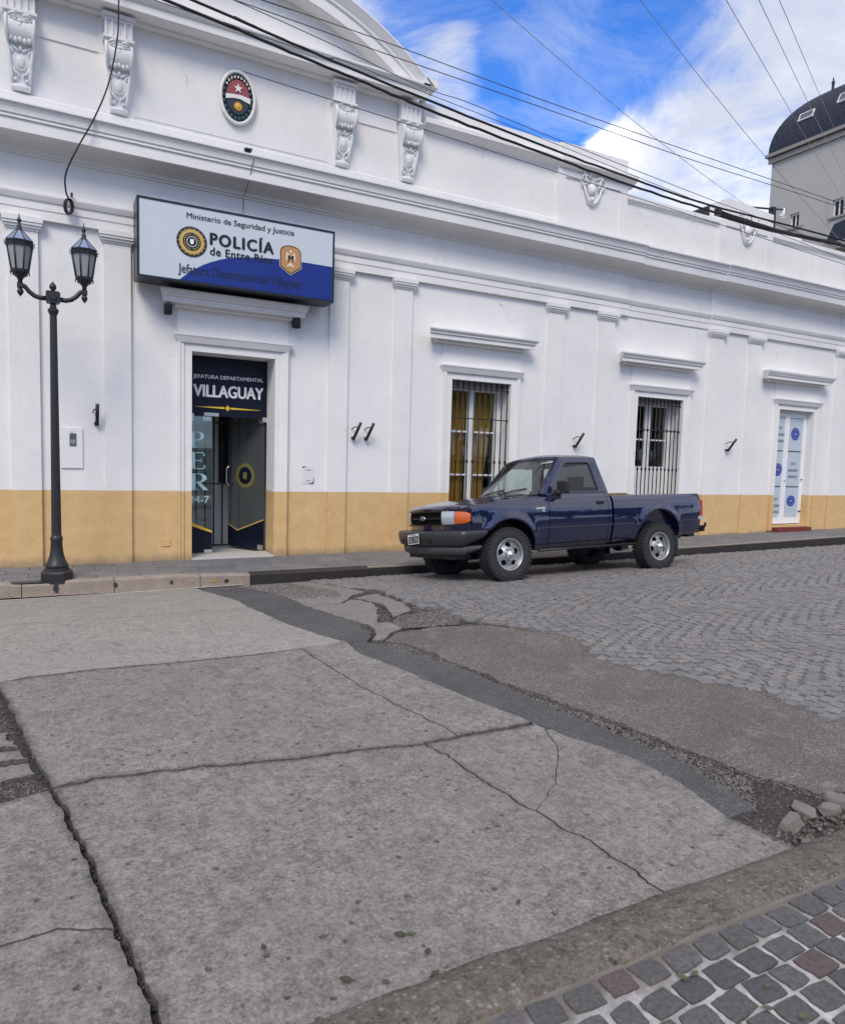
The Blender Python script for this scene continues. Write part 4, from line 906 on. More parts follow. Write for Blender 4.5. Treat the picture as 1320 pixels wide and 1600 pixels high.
# fixed leaf, left
mb = MB(); mb.box(1.60, 1.965, DY + .003, DY + .015, .125, 2.02); dchild(mb, 'fixed_glass', 'car_glass')
mb = MB(); y = DY - .001; mb.add([(1.62, y, .13), (1.965, y, .13), (1.965, y, .40), (1.62, y, .53)], [(0, 1, 2, 3)]); dchild(mb, 'door_film', 'door_navy')
mb = MB(); y = DY - .004; mb.add([(1.62, y, .535), (1.965, y, .405), (1.965, y, .435), (1.62, y, .585)], [(0, 1, 2, 3)]); dchild(mb, 'film_stripe', 'yellow_print')
# serif letters, partly hidden by the reveal: P E R
def serif(ch, x0, x1, z0, z1):
    mb = MB(); y = DY - .003; w, h = x1 - x0, z1 - z0
    def q(a, b_, c, d): mb.add([(x0 + a * w, y, z0 + c * h), (x0 + b_ * w, y, z0 + c * h), (x0 + b_ * w, y, z0 + d * h), (x0 + a * w, y, z0 + d * h)], [(0, 1, 2, 3)])
    def bowl(cx, cz, rx1, rz1, rx0, rz0):
        n = 12; A = [(x0 + (cx + rx1 * math.cos(t_)) * w, y, z0 + (cz + rz1 * math.sin(t_)) * h) for t_ in [-math.pi / 2 + math.pi * i / n for i in range(n + 1)]]
        B = [(x0 + (cx + rx0 * math.cos(t_)) * w, y, z0 + (cz + rz0 * math.sin(t_)) * h) for t_ in [-math.pi / 2 + math.pi * i / n for i in range(n + 1)]]
        mb.bridge(A, B, closed=False)
    q(.14, .38, .04, .96); q(0, .52, 0, .045); q(0, .45, .955, 1)
    if ch in 'PR': q(.38, .55, .955, 1); q(.38, .55, .46, .505); bowl(.55, .73, .42, .27, .18, .222)
    if ch == 'R': mb.add([(x0 + .42 * w, y, z0 + .47 * h), (x0 + .64 * w, y, z0 + .47 * h), (x0 + 1.0 * w, y, z0 + .05 * h), (x0 + 1.08 * w, y, z0), (x0 + .80 * w, y, z0)], [(0, 4, 3, 2, 1)])
    if ch == 'E': q(.38, .92, .945, 1); q(.52, .95, 0, .055); q(.38, .74, .48, .53); q(.86, .92, .78, 1); q(.89, .96, 0, .24); q(.70, .75, .40, .61)
    dchild(mb, 'lettering', 'teal_print')
serif('P', 1.655, 1.865, 1.59, 1.81); serif('E', 1.655, 1.88, 1.30, 1.53); serif('R', 1.65, 1.90, 1.01, 1.24)
dtext('24-7', 1.66, 1.925, .818, .918, 'teal_print', .015)
for i, (a, b_, c, d, yy) in enumerate(((1.60, 1.72, 1.955, 2.055, DY - .006), (1.855, 2.05, 2.03, 2.075, DY - .012), (1.835, 1.95, 1.965, 2.018, DY - .010), (2.66, 2.735, 1.985, 2.05, DY - .010), (1.615, 1.68, .125, .17, DY - .008), (1.86, 1.965, .125, .17, DY - .008))):
    mb = MB(); mb.box(a, b_, yy, DY + .02, c, d); dchild(mb, 'glass_clamp', 'steel')
# open leaf hinged on the right, swung into the hall
leaf = empty('door_leaf', (2.70, .42, .1)); leaf.parent = bld; leaf.rotation_euler = (0, 0, R(-57))   # local x from 0 (hinge) to -.72
LW = .70
def lchild(mb, name, m_): return mb.build(name, m_, leaf)
mb = MB(); mb.box(-LW, 0, 0, .012, .03, 1.90); lchild(mb, 'glass_pane', 'smoked_leaf')
mb = MB(); mb.add([(-LW, -.002, .03), (0, -.002, .03), (0, -.002, .46), (-LW * .73, -.002, .27), (-LW, -.002, .36)], [(0, 1, 2, 3, 4)]); lchild(mb, 'door_film', 'door_navy')
mb = MB(); mb.add([(-LW, -.004, .36), (-LW * .73, -.004, .27), (0, -.004, .46), (0, -.004, .475), (-LW * .73, -.004, .285), (-LW, -.004, .375)], [(0, 1, 4, 5), (1, 2, 3, 4)]); lchild(mb, 'film_stripe', 'gold')
mb = MB()
ecx, ecz = -.36, 1.09
star = []
for k in range(48): r_ = .20 if k % 2 == 0 else .165; a = k / 48 * 6.283; star.append((ecx + r_ * math.cos(a), -.0045, ecz + r_ * math.sin(a)))
mb.poly(star); lchild(mb, 'emblem', 'emblem_olive')
mb = MB(); mb.poly([(ecx + .125 * math.cos(k / 32 * 6.283), -.006, ecz + .125 * math.sin(k / 32 * 6.283)) for k in range(32)]); lchild(mb, 'emblem_disc', 'door_navy')
mb = MB(); mb.box(ecx - .035, ecx + .035, -.0085, -.0065, ecz - .05, ecz + .05); lchild(mb, 'emblem_shield', 'emblem_olive')
mb = MB(); mb.tube([(-.62, -.012, 1.22), (-.62, -.07, 1.22), (-.645, -.09, 1.18), (-.645, -.09, .98), (-.62, -.07, .94), (-.62, -.012, .94)], .011, 8)
mb.tube([(-.62, .02, 1.22), (-.62, .07, 1.22), (-.645, .09, 1.18), (-.645, .09, .98), (-.62, .07, .94), (-.62, .02, .94)], .011, 8); lchild(mb, 'pull_handle', 'chrome')
for q in ((-.10, .0, -.02, .03, .03, .10), (-.10, 0, -.02, .03, 1.84, 1.92)): mb = MB(); mb.box(*q); lchild(mb, 'glass_clamp', 'steel')
# inner gate
gate = empty('inner_gate', (2.25, 1.12, .1)); gate.parent = bld
for i in range(9):
    x_ = -.62 + i * .125; mb = MB(); mb.tube([(x_, 0, .02), (x_, 0, 2.6)], .012, 6); mb.build('bar', 'black_metal', gate)
for z_ in (.03, .95, 1.85, 2.6): mb = MB(); mb.box(-.65, .42, -.012, .012, z_ - .012, z_ + .012); mb.build('rail', 'black_metal', gate)
mb = MB(); mb.box(.02, .20, .28, .345, .95, 2.5); mb.build('shutter_box', 'room_black', gate)
mb = MB(); mb.box(.38, .46, -.03, .03, 0, 2.65); mb.build('post', 'steel', gate)

# --- windows with iron grilles
def window(x0, x1, zt, kind):
    zb = .55; fy = .27
    w = empty('window', ((x0 + x1) / 2, fy, zb)); w.parent = bld; cx = (x0 + x1) / 2
    def ch(mb, name, m_, par=w):
        mb.v = [(a - cx, b_ - fy, shear(a, c) - zb) for a, b_, c in mb.v]; return mb.build(name, m_, par)
    mb = MB()
    for q in ((x0, x0 + .05, zb, zt), (x1 - .05, x1, zb, zt), (x0 + .05, x1 - .05, zt - .07, zt), (x0 + .05, x1 - .05, zb, zb + .1)): mb.box(q[0], q[1], fy, fy + .07, q[2], q[3])
    ch(mb, 'window_frame', 'white_wood')
    mid = x0 + (x1 - x0) * .485
    lowz = 1.48 if kind == 2 else zb + .1
    for k, (a, b_) in enumerate(((x0 + .052, mid - .002), (mid + .002, x1 - .052))):
        s_ = .062; mb = MB()
        mb.box(a, a + s_, fy - .015, fy + .045, zb + .1, zt - .07); mb.box(b_ - s_, b_, fy - .015, fy + .045, zb + .1, zt - .07)
        mb.box(a + s_, b_ - s_, fy - .013, fy + .043, zt - .14, zt - .07)
        for z_ in ((2.00, 1.30) if kind == 1 else (2.03,)): mb.box(a + s_, b_ - s_, fy + .002, fy + .03, z_ - .014, z_ + .014)
        if kind == 2:
            mb.box(a + s_, b_ - s_, fy - .012, fy + .04, zb + .1, 1.53); mb.box(a + s_ + .03, b_ - s_ - .03, fy - .02, fy, .72, 1.45)
        sa = ch(mb, 'sash', 'white_wood')
        mb = MB(); mb.box(a + s_, b_ - s_, fy + .012, fy + .018, lowz + .04, zt - .14); o = ch(mb, 'pane', 'window_glass'); 
    mb = MB(); mb.box(mid - .02, mid + .02, fy - .035, fy - .015, zb + .1, zt - .08); ch(mb, 'astragal', 'white_wood')
    # curtain
    def curtain(xa, xb, xa2, xb2, z0, z1, m_, y0=fy + .075, amp=.026, waves=6):
        mb = MB(); mb.grid(lambda u, v: ((xa + (xb - xa) * u) * v + (xa2 + (xb2 - xa2) * u) * (1 - v), y0 + amp * math.sin(u * waves * 6.283 + 1.5 * math.sin(v * 3)) + .3 * amp * math.sin(u * waves * 13), z0 + (z1 - z0) * v), [i / 70 for i in range(71)], [i / 8 for i in range(9)]); ch(mb, 'curtain', m_)
    if kind == 1:
        curtain(x0 + .05, x0 + .48, x0 + .05, x0 + .44, zb, zt - .1, 'curtain_mustard'); curtain(mid + .03, x1 - .06, mid + .02, mid + .24, zb, zt - .1, 'curtain_mustard', waves=5)
    else: curtain(x0 + .03, x0 + .36, x0 + .03, x0 + .34, 1.45, zt - .1, 'curtain_white', waves=4)
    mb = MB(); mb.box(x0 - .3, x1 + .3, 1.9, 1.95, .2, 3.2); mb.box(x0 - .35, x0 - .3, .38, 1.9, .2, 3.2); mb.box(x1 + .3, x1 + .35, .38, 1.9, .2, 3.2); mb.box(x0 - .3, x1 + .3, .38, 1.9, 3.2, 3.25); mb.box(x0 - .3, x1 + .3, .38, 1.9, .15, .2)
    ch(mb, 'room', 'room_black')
    # grille
    gr = empty('window_grille', (cx, .03, 0)); gr.parent = bld
    def gc(mb, name): mb.v = [(a - cx, b_ - .03, shear(a, c)) for a, b_, c in mb.v]; return mb.build(name, 'black_metal', gr)
    nb = 11 if kind == 1 else 12
    for i in range(nb):
        x_ = x0 + .03 + (x1 - x0 - .06) * i / (nb - 1); mb = MB(); mb.tube([(x_, .03, zb + .02), (x_, .03, zt - .005)], .0098, 6)
        for z_ in ((1.52,) if kind == 1 else (2.20, 1.48)): mb.tube([(x_, .03, z_ - .035), (x_, .03, z_ - .012), (x_, .03, z_ + .012), (x_, .03, z_ + .035)], [.010, .020, .020, .010], 6)
        gc(mb, 'bar')
    for z_ in (zt - .02, zt - .12, 2.2, .62): mb = MB(); mb.box(x0, x1, .022, .038, z_ - .008, z_ + .008); gc(mb, 'rail')
    for i in range(nb - 1):
        xa = x0 + .03 + (x1 - x0 - .06) * i / (nb - 1); xb = xa + (x1 - x0 - .06) / (nb - 1); mb = MB()
        for dy_ in (-.0,): mb.tube([(xa + .008, .028, zt - .115), (xa + .02, .028, zt - .06), ((xa + xb) / 2, .028, zt - .035), (xb - .02, .028, zt - .06), (xb - .008, .028, zt - .115)], .006, 5)
        mb.tube([(xa + .01, .03, zt - .03), ((xa + xb) / 2, .03, zt - .085), (xb - .01, .03, zt - .03)], .007, 5); gc(mb, 'scroll')
window(5.49, 6.58, 2.79, 1); window(9.30, 10.42, 2.79, 2)

# --- right-hand door with printed film
w2 = empty('side_door', (13.67, .33, .3)); w2.parent = bld
def s2(mb, name, m_): mb.v = [(a - 13.67, b_ - .33, shear(a, c) - .3) for a, b_, c in mb.v]; return mb.build(name, m_, w2)
fy = .13; x0, x1, zt = 13.09, 14.26, 2.80
mb = MB()
for q in ((x0, x0 + .05, .3, zt), (x1 - .09, x1, .3, zt), (x0 + .05, x1 - .09, zt - .06, zt)): mb.box(q[0], q[1], fy, fy + .08, q[2], q[3])
s2(mb, 'door_frame', 'white_wood')
# leaf edges at hall side: left leaf 13.15-13.72, right 13.72-14.16 (in the door plane)
for (a, b_) in ((13.14, 13.585), (13.589, 14.165)):
    mb = MB(); mb.box(a, a + .07, fy - .02, fy + .04, .32, 2.735); mb.box(b_ - .06, b_, fy - .02, fy + .04, .32, 2.735); mb.box(a + .07, b_ - .06, fy - .018, fy + .038, 2.66, 2.735); mb.box(a + .07, b_ - .06, fy - .018, fy + .038, .32, .47)
    s2(mb, 'door_leaf', 'white_wood')
for (a, b_, items) in ((13.21, 13.525, ('t', 'c', 't')), (13.659, 14.105, ('c', 't', 'c'))):
    zz = [(1.955, 2.66), (1.20, 1.94), (.47, 1.185)]
    for (z0, z1), it in zip(zz, items):
        mb = MB(); mb.box(a, b_, fy + .0, fy + .012, z0 + .006, z1 - .006); s2(mb, 'film_pane', 'film')
        mb = MB(); mb.box(a, b_, fy + .004, fy + .014, z0 - .008, z0 + .006); s2(mb, 'glazing_bar', 'film_text')
        cx, cz = (a + b_) / 2 + (.0 if a > 13.6 else .03), (z0 + z1) / 2 + (-.02 if it == 't' else 0)
        if it == 'c':
            cz = {2.66: 2.32, 1.94: 1.55, 1.185: .87}[z1]; r_ = .135
            mb = MB(); mb.poly([(cx + r_ * math.cos(k / 32 * 6.283), fy - .003, cz + r_ * math.sin(k / 32 * 6.283)) for k in range(32)]); s2(mb, 'printed_disc', 'film_blue')
            mb = MB(); st = []
            for k in range(10): rr2 = .035 if k % 2 == 0 else .014; st.append((cx + rr2 * math.sin(k / 10 * 6.283), fy - .006, cz + rr2 * math.cos(k / 10 * 6.283)))
            mb.poly(st)
            for k in range(12):
                a_ = k / 12 * 6.283; mb.add([(cx + .085 * math.cos(a_), fy - .006, cz + .085 * math.sin(a_)), (cx + .105 * math.cos(a_ + .1), fy - .006, cz + .105 * math.sin(a_ + .1)), (cx + .095 * math.cos(a_ + .3), fy - .006, cz + .095 * math.sin(a_ + .3))], [(0, 1, 2)])
            s2(mb, 'printed_star', 'film')
        else:
            for (bd, hw, dz) in (('DIV.', .085, .12), ('ANTECEDENTES', .155, -.02), ('PERSONALES', .14, -.15)):
                o = text(bd, cx - hw - 13.67, cx + hw - 13.67, cz + dz - .3 - .03 - .09, cz + dz - .3 + .025 - .09, fy - .004 - .33, 'film_text', 'lettering', w2, .02, sh=False)
mb = MB(); mb.tube([(14.125, fy - .03, 1.35), (14.125, fy - .06, 1.35)], .012, 8); mb.box(14.11, 14.14, fy - .065, fy - .02, .60, .63); s2(mb, 'door_handle', 'black_metal')
mb = MB(); mb.tube([(13.605, fy - .02, 1.33), (13.605, fy - .05, 1.33)], .016, 8); s2(mb, 'lock', 'steel')
mb = MB(); mb.box(13.135, 14.215, -.16, .11, .12, .262); mb.box(13.13, 14.22, .11, .40, .12, .30); mb.build('door_step', 'red_step', bld)

# small plate in the dado
mb = MB(); mb.box(1.255, 1.355, -.014, .0, .29, .385); mb.build('cover_plate', PB, bld, sh=True)

# ============================================================ THINGS ON THE WALL
# lightbox sign
SX0, SX1, SZ0, SZ1, SY = .925, 3.385, 3.60, 4.53, -.45
sg = empty('lightbox_sign', (2.15, -.25, 4.06), 'long projecting lightbox sign in pale blue and navy above the main entrance', 'sign')
def gs(mb, name, m_): mb.v = [(a - 2.15, b_ + .25, shear(a, c) - 4.06) for a, b_, c in mb.v]; return mb.build(name, m_, sg)
mb = MB(); mb.box(SX0, SX1, SY, -.07, SZ0, SZ1); gs(mb, 'case', 'black_sign_frame')
mb = MB(); mb.box(1.3, 1.36, -.075, -.0, 3.75, 4.4); mb.box(2.9, 2.96, -.075, -.0, 3.75, 4.4); gs(mb, 'bracket', 'black_metal')
mb = MB()
for q in ((SX0, SX0 + .025, SZ0, SZ1), (SX1 - .025, SX1, SZ0, SZ1), (SX0 + .025, SX1 - .025, SZ0, SZ0 + .025), (SX0 + .025, SX1 - .025, SZ1 - .025, SZ1)): mb.box(q[0], q[1], SY - .012, SY + .004, q[2] , q[3])
gs(mb, 'frame', 'black_sign_frame')
mb = MB(); mb.box(SX0 + .025, SX1 - .025, SY - .005, SY + .001, SZ0 + .025, SZ1 - .025); gs(mb, 'face', 'sign_face')
bl = [(1.408, 3.627), (1.49, 3.70), (1.581, 3.771), (1.678, 3.836), (1.778, 3.887), (1.89, 3.935), (2.003, 3.973), (2.186, 4.012), (2.419, 4.038), (2.659, 4.056), (3.004, 4.068), (3.358, 4.066), (3.358, 3.627)]
mb = MB(); mb.poly([(x_, SY - .0075, z_) for x_, z_ in bl]); gs(mb, 'blue_field', 'sign_blue')
def stext(body, x0, x1, z0, z1, m_='sign_text', bold=0, sp=1, y=SY - .0105):
    return text(body, x0 - 2.15, x1 - 2.15, shear(x0, z0) - 4.06, shear(x0, z1) - 4.06, y + .25, m_, 'lettering', sg, bold, sh=False, shear_=0, font_space=sp)
stext('Ministerio de Seguridad y Justicia', 1.489, 2.83, 4.345, 4.435, bold=.012)
stext('POLICÍA', 1.771, 2.557, 4.098, 4.275, bold=.05, sp=1.2)
stext('de Entre Ríos', 1.768, 2.55, 3.972, 4.067, bold=.035, sp=1.08)
stext('Jefatura Departamental Villaguay', 1.391, 2.928, 3.675, 3.82, 'sign_text_navy', bold=.012)
def disc(cx, cz, r, y, name, m_, n=40, rz=None): mb = MB(); mb.poly([(cx + r * math.cos(k / n * 6.283), y, cz + (rz or r) * math.sin(k / n * 6.283)) for k in range(n)]); return gs(mb, name, m_)
bx, bz = 1.55, 4.093
disc(bx, bz, .18, SY - .0105, 'badge', 'sign_text')
mb = MB(); st = []
for k in range(72):
    r_ = (.170, .135, .158, .135)[k % 4]; a = k / 72 * 6.283; st.append((bx + r_ * math.cos(a), SY - .013, bz + r_ * math.sin(a)))
mb.poly(st); gs(mb, 'sunburst', 'gold')
disc(bx, bz, .108, SY - .0155, 'badge_disc', 'sign_text')
for k in range(26):     # tiny ring of letters
    a = k / 26 * 6.283 + .1; mb = MB()
    if k % 13 == 6: continue
    c_, s_ = math.cos(a), math.sin(a); p_ = lambda u, v: (bx + (.088 + v) * c_ - u * s_, SY - .018, bz + (.088 + v) * s_ + u * c_)
    mb.add([p_(-.005, -.006), p_(.005, -.006), p_(.005, .006), p_(-.005, .006)], [(0, 1, 2, 3)]); gs(mb, 'badge_letter', 'gold')
mb = MB(); A = [(bx + .062 * math.cos(k / 32 * 6.283), SY - .018, bz + .062 * math.sin(k / 32 * 6.283)) for k in range(32)]; B = [(bx + .056 * math.cos(k / 32 * 6.283), SY - .018, bz + .056 * math.sin(k / 32 * 6.283)) for k in range(32)]; mb.bridge(A, B); gs(mb, 'wreath', 'white_print')
mb = MB(); mb.add([(bx - .022, SY - .018, bz + .03), (bx + .022, SY - .018, bz + .03), (bx + .022, SY - .018, bz - .015), (bx, SY - .018, bz - .035), (bx - .022, SY - .018, bz - .015)], [(0, 1, 2, 3, 4)]); gs(mb, 'shield', 'white_print')
def badge2(s_, y, name, m_):
    cx, cz = 2.785, 4.075; w, h = .145 * s_, .19 * s_; top = [(cx + w * math.cos(t_), cz + .10 * s_ + .085 * s_ * math.sin(t_)) for t_ in [k / 12 * math.pi for k in range(13)]]
    mb = MB(); mb.poly([(x_, y, z_) for x_, z_ in top + [(cx - w, cz - .10 * s_), (cx, cz - h - .01), (cx + w, cz - .10 * s_)]]); gs(mb, name, m_)
badge2(1.0, SY - .0105, 'bronze_badge', 'bronze_pale'); badge2(.95, SY - .013, 'badge_rim', 'sign_text'); badge2(.88, SY - .0155, 'badge_field', 'bronze_badge')
mb = MB(); y = SY - .018; cx, cz = 2.785, 4.09
for s_ in (-1, 1):
    mb.add([(cx + s_ * .012, y, cz + .045), (cx + s_ * .055, y, cz + .075), (cx + s_ * .066, y, cz + .0), (cx + s_ * .05, y, cz - .055), (cx + s_ * .035, y, cz - .01)], [(0, 1, 2, 3, 4)])
    mb.add([(cx, y, cz - .055), (cx + s_ * .055, y, cz - .105), (cx + s_ * .035, y, cz - .115), (cx, y, cz - .10)], [(0, 1, 2, 3)])
mb.poly([(cx + .018 * math.cos(k / 12 * 6.283), y, cz + .085 + .02 * math.sin(k / 12 * 6.283)) for k in range(12)]); gs(mb, 'eagle', 'bronze_pale')
text('M', 2.785 - .036 - 2.15, 2.785 + .036 - 2.15, shear(2.78, 4.045) - 4.06, shear(2.78, 4.125) - 4.06, SY - .0205 + .25, 'sign_text', 'lettering', sg, .03, sh=False)

# oval coat of arms
oc = empty('coat_of_arms', (2.175, -.06, 6.08), 'oval painted coat of arms with red field, white star and golden sun under the pediment', 'emblem')
def och(mb, name, m_): return mb.build(name, m_, oc)
ov = lambda r, k, n=40: (.215 * r * math.cos(k / n * 6.283), .315 * r * math.sin(k / n * 6.283))
mb = MB(); mb.tube([(ov(1, k)[0], -.035, ov(1, k)[1]) for k in range(41)], .022, 8, caps=False); och(mb, 'rim', 'emblem_white')
mb = MB(); mb.prism([ov(.98, k) for k in range(40)], 'y', -.03, .01); och(mb, 'plate', 'emblem_teal')
mb = MB()
for k in range(22): x_, z_ = ov(.82, k, 22); mb.ball((x_, -.035, z_), .028, .018, .03, 8, 5)
och(mb, 'wreath', 'emblem_teal')
mb = MB(); up = [ov(.68, k) for k in range(2, 19)]; mb.prism(up + [(-.15, .0), (0, .02), (.15, .0)], 'y', -.05, -.03); och(mb, 'red_field', 'emblem_red')
mb = MB(); mb.prism([ov(.68, k) for k in range(20, 41)] + [(0, -.0)], 'y', -.05, -.03); och(mb, 'dark_field', 'emblem_dark')
mb = MB(); mb.prism([(-.155, -.045), (-.155, .01), (-.06, .022), (.03, .03), (.155, .01), (.155, -.055), (.03, -.02), (-.05, -.022)], 'y', -.062, -.048); och(mb, 'clasped_hands', 'emblem_white')
def starpoly(cx, cz, r1, r0, n, y0, y1): mb = MB(); mb.prism([(cx + (r1 if k % 2 == 0 else r0) * math.sin(k / (2 * n) * 6.283), cz + (r1 if k % 2 == 0 else r0) * math.cos(k / (2 * n) * 6.283)) for k in range(2 * n)], 'y', y0, y1); return mb
och(starpoly(0, .105, .06, .024, 5, -.064, -.05), 'star', 'emblem_white')
mb = starpoly(0, -.115, .062, .038, 14, -.062, -.05); mb.ball((0, -.06, -.115), .036, .012, .036); och(mb, 'sun', 'emblem_gold')
for k in range(9):
    a = math.pi * (.18 + .64 * k / 8); x_, z_ = .165 * math.cos(a), .02 + .225 * math.sin(a); mb = MB(); mb.box(x_ - .009, x_ + .009, -.056, -.045, z_ - .014, z_ + .014); och(mb, 'ribbon_letter', 'bronze_pale')
oc.location.z = shear(2.175, 6.085)

# spot lamps under the entrance hood
for i, (x_, lb) in enumerate(((1.32, 'black spot lamp under the left end of the entrance hood'), (2.985, 'black spot lamp under the right end of the entrance hood'))):
    e = empty('spot_lamp', (x_, -.12, 3.30), lb, 'lamp', 'spot lamps under the entrance hood')
    mb = MB(); mb.lathe([(.0, .065), (.048, .065), (.052, .05), (.052, -.055), (.046, -.062), (.044, -.04), (0, -.04)], 20, close=False); mb.build('lamp_housing', 'black_metal', e)
    mb = MB(); mb.box(-.012, .012, -.01, .12, -.012, .022); mb.box(-.035, .035, .095, .12, -.04, .05); mb.build('wall_mount', 'black_metal', e)
# tilted black flag-holder tubes on the wall
FH = [(.31 + .19, 1.94, 'black wall mounted flagpole holder right above the electricity meter', 0), (3.885, 1.88, 'left one of the pair of black flagpole holders beside the entrance', 1), (4.085, 1.88, 'right one of the pair of black flagpole holders beside the entrance', 1), (7.93, 1.88, 'black flagpole holder on the wall between the two barred windows', 1), (11.665, 1.91, 'black flagpole holder on the wall left of the printed glass door', 1)]
for i, (x_, z_, lb, b2) in enumerate(FH):
    e = empty('flagpole_holder', (x_, 0, z_), lb, 'holder', 'black flagpole holders along the wall')
    if b2: d0, d1 = Vector((-.015, -.05, -.125)), Vector((.035, -.20, .115))
    else: d0, d1 = Vector((0, -.05, -.12)), Vector((0.0, -.16, .13))
    mb = MB(); mb.tube([d0, d1], .022, 12); mb.build('tube', 'black_metal', e)
    k = d0.lerp(d1, .72); mb = MB(); mb.tube([(k.x, k.y, k.z), (k.x - .03, k.y + .05, k.z + .012), (k.x - .045, -.005, k.z - .02)], .008, 6); mb.build('stay', 'black_metal', e)
    mb = MB(); mb.box(-.03, .01, -.06, .0, -.12, -.08); mb.build('foot', 'black_metal', e)
# electricity meter box
e = empty('meter_box', (.22, -.005, 1.535), 'white electricity meter box with small dark window behind the lamp post', 'meter box')
mb = MB(); mb.box(-.12, .118, -.014, .003, -.245, .24); mb.build('cover', 'meter_white', e)
mb = MB(); mb.box(-.025, .05, -.018, -.01, .02, .175); mb.build('window', 'meter_window', e); mb = MB(); mb.box(-.015, .04, -.021, -.017, .05, .1); mb.build('meter_dial', 'poster_grey', e)
mb = MB(); mb.ball((.0, -.018, .20), .010); mb.build('screw', 'steel', e)
# small poster (its code left blank)
e = empty('poster', (3.215, -.003, 1.235), 'small white and magenta paper notice right of the main entrance', 'poster')
mb = MB(); mb.box(-.085, .085, -.003, 0, -.122, .122); mb.build('paper', 'paper', e)
mb = MB(); y = -.0055; mb.add([(-.085, y, .122), (-.02, y, .122), (-.085, y, .095)], [(0, 1, 2)]); mb.add([(.085, y, -.122), (.085, y, -.02), (.07, y, -.10), (0, y, -.122)], [(0, 1, 2, 3)]); mb.build('corner_print', 'poster_magenta', e)
mb = MB(); mb.add([(-.04, y, .066), (.04, y, .066), (.04, y, .076), (-.04, y, .076)], [(0, 1, 2, 3)]); mb.add([(-.03, y, -.085), (.03, y, -.085), (.03, y, -.075), (-.03, y, -.075)], [(0, 1, 2, 3)]); mb.build('grey_print', 'poster_grey', e)
# floodlight on cornice with wire
e = empty('floodlight', (2.259, -.30, shear(2.26, 5.335)), 'tiny black floodlight standing on the cornice under the coat of arms', 'lamp')
mb = MB(); mb.box(-.03, .03, -.03, .03, 0, .04); mb.box(-.045, .045, -.05, .02, .035, .06); mb.build('housing', 'black_metal', e)
mb = MB(); mb.tube([(.03, -.1, -.03), (.045, -.135, -.10), (.02, -.10, -.22), (.01, -.06 , -.33), (.012, .245, -.45), (.0, .27, -.9)], .004, 5); mb.build('wire', 'cable_grey', e)

# ============================================================ STREET LAMP
LX, LY = .035, -.95; LZ = zsl(LX, LY)
lp = empty('street_lamp', (LX, LY, LZ), 'black cast iron street lamp with two glazed lanterns at the kerb', 'street lamp')
I_ = 'iron_dark'
mb = MB(); mb.lathe([(.17, -.03), (.17, .075), (.155, .095), (.135, .105), (.133, .125), (.112, .135)], 8, ph=.5, smooth=False); mb.build('base', I_, lp)
mb = MB(); mb.lathe([(.112, .13), (.118, .15), (.108, .17), (.088, .21), (.072, .27), (.062, .34), (.058, .42), (.062, .43), (.064, .46), (.056, .47), (.052, .49)], 24); mb.build('bell', I_, lp)
mb = MB(); mb.lathe([(.052, .49), (.036, 2.86), (.045, 2.88), (.055, 2.90), (.055, 2.92), (.034, 2.94), (.03, 2.99)], 12, ph=.5, smooth=False); mb.build('shaft', I_, lp)
mb = MB(); mb.prism([(-.058, 2.985), (.05, 2.985), (.07, 3.005), (.07, 3.095), (.055, 3.11), (-.055, 3.11), (-.07, 3.095), (-.07, 3.005)], 'y', -.055, .055); mb.lathe([(.035, -.07), (.035, -.055), (.02, -.055), (.02, -.066), (.0, -.066)], 16, c=(0, 0, 3.05), axis='y'); mb.build('hub', I_, lp)
mb = MB(); mb.lathe([(.02, 3.105), (.018, 3.12), (.034, 3.145), (.036, 3.165), (.024, 3.19), (.008, 3.205), (0, 3.225)], 16); mb.build('finial', I_, lp)
